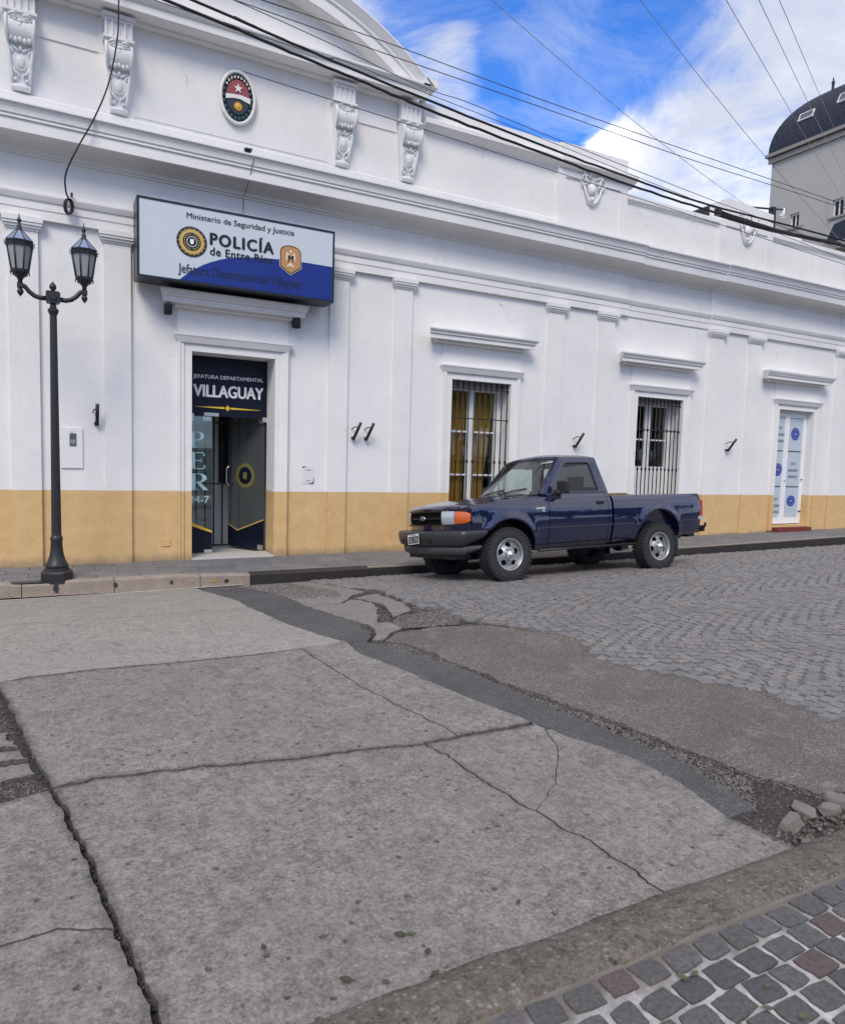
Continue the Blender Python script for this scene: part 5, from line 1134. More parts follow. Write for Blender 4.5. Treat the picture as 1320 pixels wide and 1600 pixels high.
def lantern(sx_):
    cx = .305 * sx_
    a = MB(); P = [(.06, 3.035), (.12, 3.030), (.175, 3.045), (.225, 3.085), (.265, 3.135), (.30, 3.145)]
    a.tube([(sx_ * x_, 0, z_) for x_, z_ in P], [.026, .026, .025, .024, .023, .024], 8); a.box(cx - .030, cx + .030, -.027, .027, 3.112, 3.160); a.build('arm', I_, lp)
    d = MB(); d.lathe([(.015, 3.112), (.030, 3.09), (.032, 3.07), (.02, 3.045), (.005, 3.028), (0, 3.018)], 14, c=(cx, 0, 0)); d.build('drop_finial', I_, lp)
    l = empty('lantern', (cx, 0, 3.16)); l.parent = lp
    m = MB(); m.lathe([(.024, 0), (.022, .03), (.034, .055), (.062, .075), (.075, .082), (.070, .10), (.082, .108), (.082, .122)], 16); m.build('cup', I_, l)
    n = 8; r0, r1, z0, z1 = .083, .128, .118, .385
    def ring(r, z, ph=0): return [Vector((r * math.cos((k + .5 + ph) / n * 6.283), r * math.sin((k + .5 + ph) / n * 6.283), z)) for k in range(n)]
    A, B = ring(r0 - .006, z0), ring(r1 - .006, z1)
    for k in range(n):
        m = MB(); m.add([A[k], A[(k + 1) % n], B[(k + 1) % n], B[k]], [(0, 1, 2, 3)]); m.build('pane', 'frosted_glass', l)
    m = MB(); A, B = ring(r0, z0), ring(r1, z1)
    for k in range(n): m.tube([A[k] - Vector((0, 0, .01)), B[k]], [.0075, .009], 5)
    m.lathe([(r0 - .012, z0 - .006), (r0 + .008, z0 - .006), (r0 + .010, z0 + .02), (r0 - .01, z0 + .022)], 8, ph=.5, smooth=False)
    m.lathe([(r1 - .015, z1 - .012), (r1 + .008, z1 - .012), (r1 + .012, z1 + .018), (r1 + .002, z1 + .022), (r1 + .010, z1 + .034), (r1 + .010, z1 + .044), (r1 - .015, z1 + .05)], 8, ph=.5, smooth=False)
    for k in range(n):
        v = B[k].normalized(); q = Vector((B[k].x, B[k].y, 0)).normalized(); m.tube([B[k] + q * .006 + Vector((0, 0, .0)), B[k] + q * .022 + Vector((0, 0, .012)), B[k] + q * .024 + Vector((0, 0, .032))], [.005, .005, .001], 5)
        q2 = Vector((A[k].x, A[k].y, 0)).normalized(); m.tube([A[k] + q2 * .004, A[k] + q2 * .012 - Vector((0, 0, .02)), A[k] + q2 * .010 - Vector((0, 0, .036))], [.005, .005, .001], 5)
    m.build('lantern_frame', I_, l)
    A, B = ring(r1 + .002, z1 + .045), ring(.032, z1 + .155)
    for k in range(n): m = MB(); m.add([A[k], A[(k + 1) % n], B[(k + 1) % n], B[k]], [(0, 1, 2, 3)]); m.build('roof_pane', 'lantern_roof_glass', l)
    m = MB()
    for k in range(n): m.tube([A[k], B[k]], .005, 5)
    m.lathe([(.036, z1 + .152), (.036, z1 + .160), (.026, z1 + .165), (.022, z1 + .195), (.024, z1 + .20), (.016, z1 + .21), (.013, z1 + .235), (.022, z1 + .25), (.024, z1 + .262), (.014, z1 + .275), (.007, z1 + .29), (.005, z1 + .315), (0, z1 + .335)], 12)
    m.build('lantern_top', I_, l)
lantern(-1); lantern(1)

# ============================================================ PICKUP TRUCK   local: x from front bumper to tail, y across (-y = street side), z up
tk = empty('pickup_truck', (0, 0, 0), 'navy blue single cab pickup truck parked by the kerb facing left', 'pickup truck')
tk.matrix_world = Matrix.Translation((3.945, -2.191, .034)) @ Matrix.Rotation(.0394, 4, 'Z') @ Matrix.Rotation(-.0152, 4, 'Y') @ Matrix.Rotation(-.107, 4, 'X') @ Matrix.Scale(.872, 4)
NAVY = 'navy_paint'
FU, RU, WR, WV = .87, 3.69, .365, .76
FA, RA = (FU + .01, .385, .455), (RU + .0, .42, .465)       # arch centre u, z, radius
def sm(a, b_, x): t_ = min(1, max(0, (x - a) / (b_ - a))); return t_ * t_ * (3 - 2 * t_)
def halfw(u, z):
    w = .86
    w -= .085 * max(0, (.69 - z) / .30) ** 1.3 if z < .69 else 0
    if z >= .69: w += .012 * math.sin(math.pi * min(1, (z - .69) / .42)) + .006
    if z > .95: w -= .055 * ((z - .95) / .20) ** 2
    if u < .65: w -= .05 * ((.65 - u) / .40) ** 2
    if u > 4.4: w -= .03 * ((u - 4.4) / .28) ** 2
    for (cu_, cz_, rr_) in (FA, RA):
        d = math.hypot(u - cu_, z - cz_)
        if d > rr_ - .02 and z > cz_ - .1: w += .030 * math.exp(-((d - rr_ - .005) / .055) ** 2) * sm(cz_ - .1, cz_ + .15, z)
    return w
def arch(u, zlow):
    z = zlow
    for (cu_, cz_, rr_) in (FA, RA):
        if abs(u - cu_) < rr_: z = max(z, cz_ + math.sqrt(rr_ ** 2 - (u - cu_) ** 2))
    return z
def hoodz(u, v=0):
    t_ = min(1, max(0, (u - .12) / 1.38)); z = 1.050 + .130 * t_ ** .8 - .040 * (abs(v) / .72) ** 3
    e_ = u - bow(v); z -= .05 * max(0, (.10 - e_) / .10) ** 2
    z += .014 * sm(.50, .42, abs(v)) * sm(.25, .45, u)
    return z
def side(name, u0, u1, zl, zt, s_, crease=.692, extra=None):
    us = set(np.linspace(u0, u1, max(4, int((u1 - u0) / .04))).round(4))
    for (cu_, cz_, rr_) in (FA, RA):
        for k in range(41):
            a = -math.pi / 2 + math.pi * k / 40; uu = cu_ + rr_ * math.sin(a)
            if u0 < uu < u1: us.add(round(uu, 4))
    us = sorted(us); rows = []
    for u in us:
        zb = arch(u, zl(u) if callable(zl) else zl); ztop = zt(u); r_ = []
        ks = [0, .12, .25, .4, .55, .7, .82, .92, 1.0]
        zz = [zb + (ztop - zb) * k for k in ks]
        r_.append((u, s_ * (halfw(u, zb) - .07), zb + .005)); r_.append((u, s_ * (halfw(u, zb) - .008), zb))
        for k, z in enumerate(zz):
            w = halfw(u, z)
            if abs(z - crease) < .012 and zb < crease - .02: w += .006
            r_.append((u, s_ * w, z))
        if extra: r_ += extra(u, s_, ztop)
        rows.append(r_)
    n = len(rows[0]); mb = MB()
    mb.add([q for r_ in rows for q in r_], [(i * n + j, (i + 1) * n + j, (i + 1) * n + j + 1, i * n + j + 1) for i in range(len(rows) - 1) for j in range(n - 1)], True)
    # panel edge returns
    for r_ in (rows[0], rows[-1]):
        mb.add(r_ + [(x_, y_ - s_ * .03, z_) for x_, y_, z_ in r_], [(j, j + 1, n + j + 1, n + j) for j in range(n - 1)])
    # side moulding line
    return mb.build(name, NAVY, tk)
def bow(v): return .045 + .235 * min(1.1, abs(v) / .82) ** 2.3
def ftop(u): return hoodz(u, .74) - .03
for s_ in (-1, 1):
    side('front_fender', .30, 1.555, lambda u: .41 if u > .9 else .70, ftop, s_, extra=lambda u, s, z: [(u, s * (halfw(u, z) - .03), z + .025), (u, s * (halfw(u, z) - .075), hoodz(u, .70)), (u, s * .668, hoodz(u, .668) - .002)])
    side('door', 1.567, 2.655, .415, lambda u: 1.155, s_, extra=lambda u, s, z: [(u, s * .79, 1.172), (u, s * .76, 1.176)])
    side('cab_corner', 2.663, 2.725, .42, lambda u: 1.155, s_, extra=lambda u, s, z: [(u, s * .79, 1.172), (u, s * .74, 1.176)])
    side('bed_side', 2.765, 4.66, lambda u: .435 if u < 3.7 else .455 + .03 * sm(4.1, 4.6, u), lambda u: 1.085, s_, extra=lambda u, s, z: [(u, s * (halfw(u, z) - .012), 1.108), (u, s * (halfw(u, z) - .045), 1.118), (u, s * (halfw(u, z) - .085), 1.108), (u, s * (halfw(u, z) - .087), .62)])
    mb = MB(); mb.tube([(u, s_ * (halfw(u, .692) + .004), .695) for u in np.linspace(1.34, 3.21, 30)], .006, 6); mb.tube([(u, s_ * (halfw(u, .692) + .004), .70) for u in np.linspace(4.17, 4.655, 8)], .006, 6); mb.build('side_crease', NAVY, tk)
    mb = MB(); mb.tube([(u, s_ * .855, .39) for u in (1.36, 3.2)], .018, 8); mb.build('rocker', 'plastic_black', tk)
# hood
mb = MB(); hu = lambda a, v: (bow(v) + .012) * (1 - a) + 1.47 * a
mb.grid(lambda a, v: (hu(a, v), v, hoodz(hu(a, v), v)), [0, .006, .015, .03, .05, .075, .11] + list(np.linspace(.15, 1, 22)), list(np.linspace(-.665, .665, 31)))
mb.grid(lambda a, v: (bow(v) + .012 + .03 * a, v, hoodz(bow(v) + .012, v) - .03 * a), [0, 1], list(np.linspace(-.665, .665, 31)))
mb.build('hood', NAVY, tk)
for s_ in (-1, 1):
    def nz_(a, b_):
        v = .66 + (halfw(.31, .98) - .66) * b_; u = (bow(v) + .012) * (1 - a) + .315 * a; hw_ = halfw(max(u, .30), .98)
        z = float(np.interp(v, [.66, hw_ - .075, hw_ - .03, hw_], [hoodz(u, .668) - .002, hoodz(u, .70), ftop(u) + .025, ftop(u)])); return (u, s_ * v, max(z, .985 if a == 0 else 0))
    mb = MB(); mb.grid(nz_, list(np.linspace(0, 1, 7)), list(np.linspace(0, 1, 11))); mb.grid(lambda a, b_: (nz_(0, b_)[0] + .01 * a, nz_(0, b_)[1], nz_(0, b_)[2] - a * .05), [0, 1], list(np.linspace(0, 1, 11))); mb.build('fender_nose', NAVY, tk)
mb = MB(); mb.box(1.44, 1.56, -.72, .72, 1.10, 1.165); mb.build('cowl', 'plastic_black', tk)
# nose: header, grille, lamps
def face(name, v0, v1, z0, z1, m_, off=0, n=12, th=.02, sl=0):
    mb = MB(); vv = np.linspace(v0, v1, n); mb.grid(lambda v, z: (bow(v) + off + sl * (z - z0), v, z), list(vv), [z0, z1]); mb.grid(lambda v, k: (bow(v) + off + k * th + sl * (z1 - z0), v, z1), list(vv), [0, 1]); mb.grid(lambda v, k: (bow(v) + off + k * th, v, z0), list(vv), [0, 1])
    for e in (v0, v1): mb.add([(bow(e) + off, e, z0), (bow(e) + off, e, z1), (bow(e) + off + th, e, z1), (bow(e) + off + th, e, z0)], [(0, 1, 2, 3)])
    return mb.build(name, m_, tk)
face('header_panel', -.80, .80, .985, 1.005, NAVY, .010, th=.08)
face('lower_panel', -.82, .82, .715, .785, NAVY, .012, th=.08)
face('grille_back', -.41, .41, .78, .985, 'grille_black', .055, th=.02)
for z0, z1 in ((.965, .984), (.872, .890), (.783, .796)): face('grille_bar', -.40, .40, z0, z1, 'grille_black', .004, th=.05)
for v_ in np.linspace(-.36, .36, 13):
    mb = MB(); mb.box(bow(v_) + .02, bow(v_) + .055, v_ - .003, v_ + .003, .79, .97); mb.build('grille_slat', 'grille_black', tk)
for s_ in (-1, 1):
    mb = MB(); a, b_ = (.395, .42); mb.grid(lambda v, z: (bow(v) + .0, s_ * v, z), [.395, .425], [.785, .984]); mb.build('grille_frame', 'grille_black', tk)
mb = MB(); mb.lathe([(0, -.006), (.06, -.006), (.062, .004), (.055, .012), (0, .014)], 28, mx=Matrix.Rotation(R(-90), 4, 'Y') @ Matrix.Diagonal((.55, 1.15, 1, 1)), c=(bow(0) - .002, 0, .881), close=False); mb.build('oval_emblem', 'chrome', tk)
mb = MB(); mb.poly([(bow(0) - .0165, .058 * math.cos(k / 24 * 6.283), .881 + .026 * math.sin(k / 24 * 6.283)) for k in range(24)]); mb.build('emblem_field', 'logo_blue', tk)
MXF = Matrix(((0, 0, 0, bow(0) - .0185), (-1, 0, 0, 0), (0, 0, 1, .881), (0, 0, 0, 1)))
text('Ford', -.040, .040, -.014, .016, 0, 'plate_white', 'lettering', tk, .01, sh=False, mx=MXF, shear_=.25)
def lamp(name, s_, v0, v1, m_, n=8, z0=.797, z1=.975, wrap=0):
    mb = MB(); vv = list(np.linspace(v0, v1, n)); P = [(bow(v) + .0, v) for v in vv]
    if wrap: pass
    va, vb = .428, .815
    def lz(v, k):
        t_ = (v - va) / (vb - va); a = z0 + .018 * t_ ** 2; b2 = z1 - .022 * t_ ** 2
        rr_ = max(0, (v - (vb - .05)) / .05); cr2 = .5 * (b2 - a) * (1 - math.sqrt(max(0, 1 - rr_ ** 2))) * .55; a += cr2; b2 -= cr2
        return a + (b2 - a) * k
    mb.grid(lambda v, k: (bow(v) - .014 * (1 - (2 * k - 1) ** 2) + .03 * max(0, (v - (vb - .03)) / .03) ** 2 + (.0022 * math.sin(v * 330) if name == 'headlight' else .0016 * math.sin(v * 420 + 9 * k)), s_ * v, lz(v, k)), list(np.linspace(v0, v1, 40)), list(np.linspace(0, 1, 9)))
    return mb.build(name, m_, tk)
for s_ in (-1, 1):
    lamp('headlight', s_, .428, .628, 'headlamp'); lamp('turn_signal', s_, .634, .815, 'amber')
    mb = MB(); mb.grid(lambda v, z: (bow(v) + .035, s_ * v, z), list(np.linspace(.40, .83, 9)), [.775, .99]); mb.build('lamp_housing', 'grille_black', tk)
    for z0, z1 in ((.778, .796), (.976, .986)): mb = MB(); mb.grid(lambda v, z: (bow(v) - .004, s_ * v, z), list(np.linspace(.42, .825, 9)), [z0, z1]); mb.build('lamp_bezel', 'grille_black', tk)
# front bumper swept round the nose
def bumper(name, profile, m_, hw=.905, uf=-.075, tail=.53, k_=.20):
    path = []
    for k in range(-16, 17):
        v = hw * k / 16; path.append((uf + k_ * abs(k / 16) ** 2.6, v))
    ends = lambda s_: [(uf + k_ + (tail - uf - k_) * t_, s_ * (hw - .02 * t_)) for t_ in (.15, .4, .7, 1)]
    path = ends(-1)[::-1] + path + ends(1); rings = []
    for i, (u, v) in enumerate(path):
        a, b_ = path[max(0, i - 1)], path[min(len(path) - 1, i + 1)]; d = Vector((b_[0] - a[0], b_[1] - a[1])).normalized(); nrm = Vector((d.y, -d.x))   # inward
        k2 = max(0, (u - uf - k_) / (tail - uf - k_)); rings.append([(u + nrm.x * q - .10 * k2 * (profile[0][1] - z) / .2, v + nrm.y * q, profile[1][1] - (profile[1][1] - z) * (1 - .38 * k2)) for q, z in profile])
    m_n = len(profile); mb = MB(); mb.add([q for r_ in rings for q in r_], [(i * m_n + j, (i + 1) * m_n + j, (i + 1) * m_n + j + 1, i * m_n + j + 1) for i in range(len(rings) - 1) for j in range(m_n - 1)], True)
    mb.add(rings[0], [tuple(range(m_n))]); mb.add(rings[-1], [tuple(range(m_n))]); return mb.build(name, m_, tk)
bumper('front_bumper', [(.10, .70), (.03, .715), (.005, .70), (0.0, .655), (.008, .60), (.03, .535), (.05, .515), (.12, .515)], 'bumper_grey')
bumper('bumper_valance', [(.12, .517), (.05, .512), (.03, .50), (.025, .46), (.04, .42), (.07, .395), (.14, .39)], 'bumper_pad', hw=.865, uf=-.04, tail=.47)
mb = MB(); mb.box(.14, .42, -.60, .60, .33, .41); mb.build('air_dam', 'plastic_black', tk)
mb = MB(); mb.box(-.072, -.03, -.34, .42, .555, .595); mb.build('bumper_slot', 'grille_black', tk)
def plate():
    Mx = Matrix.Translation((-.090, .05, .605)) @ Matrix.Rotation(R(-5), 4, 'X') @ Matrix.Scale(1.05, 4)
    pl_ = empty('licence_plate', (0, 0, 0)); pl_.parent = tk
    mb = MB(); mb.box(0, .006, -.15, .15, -.065, .065, mx=Mx); mb.build('plate', 'plate_black', pl_)
    mb = MB()
    for q in ((-.15, .15, .035, .065), (-.15, .15, -.065, -.055), (-.15, -.143, -.055, .035), (.143, .15, -.055, .035)): mb.box(-.003, 0, q[0], q[1], q[2], q[3], mx=Mx)
    mb.build('plate_rim', 'plate_white', pl_)
    base = Mx @ Matrix(((0, 0, 0, -.005), (-1, 0, 0, 0), (0, 0, 1, 0), (0, 0, 0, 1)))
    text('UIE 398', -.125, .125, -.045, .022, 0, 'plate_white', 'lettering', pl_, .03, sh=False, mx=base)
    text('ARGENTINA', -.07, .07, .043, .058, 0, 'plate_black', 'lettering', pl_, .02, sh=False, mx=base)
plate()
# greenhouse
def gv(z): return .795 - (z - 1.17) * .30
ZR = 1.675
def rq(c, n=7, rad=.16):     # rounded quad loop through 4 corners (u,z)
    out = []
    for i in range(4):
        p0, p1, p2 = Vector(c[i - 1]), Vector(c[i]), Vector(c[(i + 1) % 4]); a = p1 + (p0 - p1).normalized() * rad; b_ = p1 + (p2 - p1).normalized() * rad
        for k in range(n): t_ = k / (n - 1); out.append((1 - t_) ** 2 * a + 2 * t_ * (1 - t_) * p1 + t_ * t_ * b_)
    return out
outer = rq([(1.50, 1.165), (1.955, ZR + .02), (2.635, ZR + .02), (2.735, 1.165)], rad=.035)
inner = rq([(1.655, 1.19), (2.045, 1.615), (2.50, 1.62), (2.565, 1.19)], rad=.05)
for s_ in (-1, 1):
    mb = MB(); O = [(p.x, s_ * gv(p.y), p.y) for p in outer]; I = [(p.x, s_ * gv(p.y), p.y) for p in inner]; I2 = [(p.x, s_ * (gv(p.y) - .025), p.y) for p in inner]
    mid = [tuple((Vector(a) * .5 + Vector(b_) * .5 + Vector((0, s_ * .006, 0)))) for a, b_ in zip(O, I)]
    mb.bridge(O, mid, True); mb.bridge(mid, I, True); mb.bridge(I, I2)
    O2 = [(p.x, s_ * (gv(p.y) - .05), p.y) for p in outer]; mb.bridge(O, O2)
    mb.build('window_surround', NAVY, tk)
    mb = MB(); k = [tuple(Vector(q) * .985 + Vector((2.15, s_ * .7, 1.4)) * .015) for q in I2]; mb.bridge(I2, k); mb.tube(I2 + [I2[0]], .009, 5, caps=False); mb.build('window_seal', 'rubber', tk)
    mb = MB(); mb.poly(I2); mb.build('side_window', 'tinted_glass' if s_ < 0 else 'car_glass', tk)
    mb = MB(); mb.box(1.60, 2.60, *sorted((s_ * .765, s_ * .785)), 1.172, 1.186); mb.build('belt_seal', 'rubber', tk)
    # door seam line above belt, vent bar
    mb = MB(); mb.tube([(1.83, s_ * (gv(1.40) - .02), 1.20), (1.86, s_ * (gv(1.40) - .02), 1.405)], .0, 4) if False else None
    # mirror
    mb = MB(); mb.box(1.69, 1.80, *sorted((s_ * .775, s_ * .85)), 1.10, 1.175); mb.tube([(1.75, s_ * .80, 1.15), (1.76, s_ * .90, 1.20)], [.05, .035], 8)
    mb.prism([(.85, 1.165), (1.005, 1.165), (1.025, 1.19), (1.025, 1.315), (1.0, 1.335), (.87, 1.335), (.85, 1.31)] if s_ > 0 else [(-.85, 1.165), (-1.005, 1.165), (-1.025, 1.19), (-1.025, 1.315), (-1.0, 1.335), (-.87, 1.335), (-.85, 1.31)], 'x', 1.73, 1.80)
    mb.build('mirror', 'plastic_black', tk)
    mb = MB(); mb.box(2.44, 2.585, *sorted((s_ * (halfw(2.5, 1.03) - .01), s_ * (halfw(2.5, 1.03) + .006))), .975, 1.045); mb.build('handle_recess', 'plastic_black', tk)
    mb = MB(); mb.box(2.455, 2.57, *sorted((s_ * (halfw(2.5, 1.03) + .004), s_ * (halfw(2.5, 1.03) + .018))), 1.0, 1.025); mb.build('door_handle', 'plastic_black', tk)
# roof
tz = gv(ZR + .02)
def roofp(a, b_):   # a 0..1 front to rear, b -1..1
    uf = 1.955 - .075 * (1 - b_ * b_); ur = 2.635; u = uf + (ur - uf) * a; z = ZR + .02 + .060 * (1 - abs(b_) ** 3) * (1 - .5 * (2 * a - 1) ** 4) ; z += .012 * (1 - (2 * a - 1) ** 6) if abs(b_) < .999 else 0
    return (u, b_ * tz, z)
mb = MB(); mb.grid(roofp, list(np.linspace(0, 1, 13)), list(np.linspace(-1, 1, 25))); mb.build('roof', NAVY, tk)
# windshield and its frame
def wsp(a, b_):     # a 0 bottom..1 top
    ub = 1.50 - .10 * (1 - b_ * b_); ut = 1.955 - .075 * (1 - b_ * b_); hb, ht = gv(1.165) - .0, tz; zt_ = roofp(0, b_)[2]; zb_ = 1.165
    return (ub + (ut - ub) * a, b_ * (hb + (ht - hb) * a), zb_ + (zt_ - zb_) * a)
bs = list(np.linspace(-1, 1, 25))
for b0, b1 in ((-1, -.925), (.925, 1)): mb = MB(); mb.grid(wsp, list(np.linspace(0, 1, 8)), [b0, b1]); mb.build('windshield_pillar', NAVY, tk)
mb = MB(); mb.grid(wsp, [.93, 1.0], bs); mb.build('windshield_header', NAVY, tk)
mb = MB(); mb.grid(wsp, list(np.linspace(.0, .93, 6)), list(np.linspace(-.925, .925, 23))); mb.build('windshield', 'car_glass', tk)
mb = MB(); mb.tube([wsp(a, -.925) for a in np.linspace(0, .93, 6)] + [wsp(.93, b_) for b_ in np.linspace(-.925, .925, 14)] + [wsp(a, .925) for a in np.linspace(.93, 0, 6)], .010, 5); mb.build('windshield_seal', 'rubber', tk)
for s0, s1 in ((.05, -.62), (.66, .02)):
    mb = MB(); p0 = Vector(wsp(.01, s0)) + Vector((-.02, 0, .02)); p1 = Vector(wsp(.14, s1)) + Vector((-.02, 0, .015)); mb.tube([p0, p0.lerp(p1, .5) + Vector((-.012, 0, .012)), p1], .009, 6); mb.tube([p0.lerp(p1, .18) + Vector((0, 0, -.01)), p1 + Vector((.005, 0, -.012))], .006, 5); mb.build('wiper', 'plastic_black', tk)
# dark shade band at the top of the glass
# rear wall of the cab with its window
ro_ = rq([(-.795, 1.165), (-tz, ZR + .02), (tz, ZR + .02), (.795, 1.165)], rad=.02); ri_ = rq([(-.62, 1.24), (-.56, 1.60), (.56, 1.60), (.62, 1.24)], rad=.06)
ru = lambda z: 2.735 - (z - 1.165) * .19
mb = MB(); mb.bridge([(ru(p.y), p.x, p.y) for p in ro_], [(ru(p.y), p.x, p.y) for p in ri_]); mb.grid(lambda v, z: (2.735, v, z), [-.80, .80], [.5, 1.165]); mb.build('cab_rear', NAVY, tk)
mb = MB(); mb.poly([(ru(p.y) - .01, p.x, p.y) for p in ri_]); mb.build('rear_window', 'car_glass', tk)
# interior
mb = MB(); mb.box(1.42, 1.68, -.70, .70, .75, 1.145); mb.box(1.45, 2.70, -.72, .72, .45, .52); mb.build('dashboard', 'plastic_black', tk)
mb = MB(); mb.box(2.05, 2.55, -.68, .68, .52, .80); mb.box(2.42, 2.60, -.66, .66, .80, 1.25)
for v in (-.36, .36): mb.box(2.46, 2.55, v - .13, v + .13, 1.25, 1.42)
mb.build('bench_seat', 'seat_cloth', tk)
mb = MB(); mb.tube([(1.80 + .06 * math.sin(a), -.36 + .18 * math.cos(a), 1.12 + .17 * math.sin(a)) for a in [k / 20 * 6.283 for k in range(21)]], .013, 6); mb.tube([(1.66, -.36, 1.05), (1.80, -.36, 1.12)], .03, 8); mb.build('steering_wheel', 'plastic_black', tk)
mb = MB(); mb.box(1.93, 1.95, -.09, .11, 1.56, 1.62); mb.tube([(1.94, .0, 1.60), (1.90, 0, 1.67)], .008, 6); mb.build('rear_view_mirror', 'plastic_black', tk)
# badges
for body, u0, u1, z0, z1 in (('RANGER', 1.325, 1.485, .955, .985), ('XL', 1.43, 1.485, .922, .948)):
    w_ = halfw(1.4, .96) + .004; text(body, u0, u1, z0, z1, -w_, 'chrome' if 0 else 'plate_white', 'lettering', tk, .05, sh=False)
# bed inside, tailgate, lamps, rear bumper
mb = MB(); mb.box(2.79, 4.62, -.77, .77, .60, .63); mb.box(2.765, 2.79, -.80, .80, .46, 1.105); mb.build('bed_floor', NAVY, tk)
mb = MB(); mb.box(4.635, 4.675, -.70, .70, .50, 1.115); mb.build('tailgate', NAVY, tk)
for s_ in (-1, 1):
    mb = MB(); mb.box(4.585, 4.70, *sorted((s_ * .70, s_ * .852)), .75, 1.0); mb.build('tail_light', 'tail_red', tk)
    mb = MB(); mb.box(4.588, 4.703, *sorted((s_ * .70, s_ * .855)), .70, .755); mb.build('reverse_light', 'headlamp', tk)
    mb = MB(); mb.box(4.07, 4.10, *sorted((s_ * .62, s_ * .86)), .14, .47); mb.build('mud_flap', 'rubber', tk)
mb = MB(); mb.box(4.66, 4.82, -.78, .78, .50, .60); mb.box(4.60, 4.76, -.62, .62, .42, .50); mb.build('rear_bumper', 'plastic_black', tk)
mb = MB(); mb.tube([(4.70, -.80, .52), (4.78, -.83, .60), (4.76, -.84, .64)], .02, 6); mb.build('bumper_end', 'plastic_black', tk)
# chassis
mb = MB()
for s_ in (-1, 1): mb.box(.30, 4.62, *sorted((s_ * .38, s_ * .46)), .40, .52)
mb.box(.45, 1.45, -.42, .42, .30, .80); mb.box(1.5, 2.9, -.30, .30, .36, .50); mb.box(2.75, 3.35, -.46, -.1, .32, .52); mb.box(.30, 4.6, -.62, .62, .50, .60)
mb.tube([(RU, -.70, WR), (RU, .70, WR)], .045, 8); mb.ball((RU, 0, WR), .14); mb.tube([(FU, -.70, WR), (FU, .70, WR)], .04, 8); mb.tube([(1.2, .1, .45), (RU, 0, WR)], .035, 8); mb.tube([(1.3, .3, .42), (3.0, .35, .40), (4.5, .45, .42)], .03, 8)
mb.box(2.95, 3.15, -.62, -.50, .33, .42); mb.box(3.05, 3.18, -.72, -.64, .30, .42); mb.build('chassis', 'plastic_black', tk)
for cu_, rr_ in ((FU + .01, .47), (RU, .48)):
    for s_ in (-1, 1):
        mb = MB(); n = 16; mb.grid(lambda a, v: (cu_ + rr_ * math.cos(a), s_ * v, .40 + rr_ * math.sin(a)), [math.pi * k / n for k in range(n + 1)], [.50, .80]); mb.add([(cu_ + rr_ * math.cos(math.pi * k / n), s_ * .50, .40 + rr_ * math.sin(math.pi * k / n)) for k in range(n + 1)], [tuple(range(n + 1))]); mb.build('wheel_housing', 'plastic_black', tk)
# wheels
def make_wheel():
    w = empty('wheel'); w.parent = tk
    mb = MB(); Rt = WR; P = [(.205, -.095), (.235, -.108), (.29, -.115), (.335, -.108), (.354, -.095), (.357, 0), (.354, .095), (.335, .108), (.29, .115), (.235, .108), (.205, .095)]
    mb.lathe(P, 48, axis='y', close=False)
    n = 40; rr = random.Random(3)
    for k in range(n):
        a = k / n * 6.283
        for row, (ya, yb) in enumerate(((-.112, -.055), (-.045, .0), (.004, .048), (.056, .112))):
            aa = a + (.5 * 6.283 / n if row % 2 else 0); da = 6.283 / n * .33; Mx = Matrix.Rotation(aa, 4, 'Y'); mb.box(.345, WR + .002, ya, yb, -.019, .019, mx=Mx)
        Mx = Matrix.Rotation(a, 4, 'Y'); mb.box(.325, .350, -.117, -.10, -.013, .013, mx=Mx)
    mb.build('tyre', 'rubber', w)
    # dished alloy rim with five rounded holes
    mb = MB(); mb.lathe([(.213, -.100), (.219, -.108), (.212, -.112), (.200, -.105), (.194, -.085), (.188, -.06)], 48, axis='y', close=False)
    prf = lambda r: -.045 - .045 * math.exp(-((r - .075) / .05) ** 2) + .0 * r
    rs_ = np.linspace(.05, .190, 15); n = 60; V = []; F = []
    for i, r in enumerate(rs_):
        for k in range(n):
            a = k / n * 6.283; V.append((r * math.cos(a), prf(r) - .012 * (r / .19) ** 4, r * math.sin(a)))
    def hole(r, a):
        for h in range(5):
            ac = h * 6.283 / 5 + .3; dx, dy = r * math.cos(a) - .135 * math.cos(ac), r * math.sin(a) - .135 * math.sin(ac)
            rad = dx * math.cos(ac) + dy * math.sin(ac); tan_ = -dx * math.sin(ac) + dy * math.cos(ac)
            if (rad / .034) ** 2 + (tan_ / .042) ** 2 < 1: return True
        return False
    for i in range(len(rs_) - 1):
        for k in range(n):
            if hole((rs_[i] + rs_[i + 1]) / 2, (k + .5) / n * 6.283): continue
            F.append((i * n + k, i * n + (k + 1) % n, (i + 1) * n + (k + 1) % n, (i + 1) * n + k))
    mb.add(V, F, True); mb.build('rim', 'alloy', w)
    mb = MB(); mb.lathe([(.19, .0), (0, .0)], 24, axis='y', close=False); mb.build('brake_disc', 'alloy_dark', w)
    mb = MB(); mb.lathe([(.066, -.085), (.062, -.125), (.05, -.135), (.035, -.14), (.03, -.155), (.0, -.157)], 5 * 4, axis='y', close=False)
    for h in range(5): a = h * 6.283 / 5 + .93; mb.tube([(.056 * math.cos(a), -.085, .056 * math.sin(a)), (.056 * math.cos(a), -.13, .056 * math.sin(a))], .012, 6)
    mb.build('hub_cap', 'chrome', w)
    return w
w0 = make_wheel(); w0.location = (FU, -WV, WR)
for (u, v, rz, ry) in ((RU, -WV, 0, .7), (FU, WV, math.pi, .3), (RU, WV, math.pi, 1.1)):
    zc_ = WR - (.045 if u == RU else 0)
    w = w0.copy(); col.objects.link(w); w.parent = tk; w.location = (u, v, zc_); w.rotation_euler = (0, ry, rz)
    for c_ in w0.children: q = c_.copy(); col.objects.link(q); q.parent = w
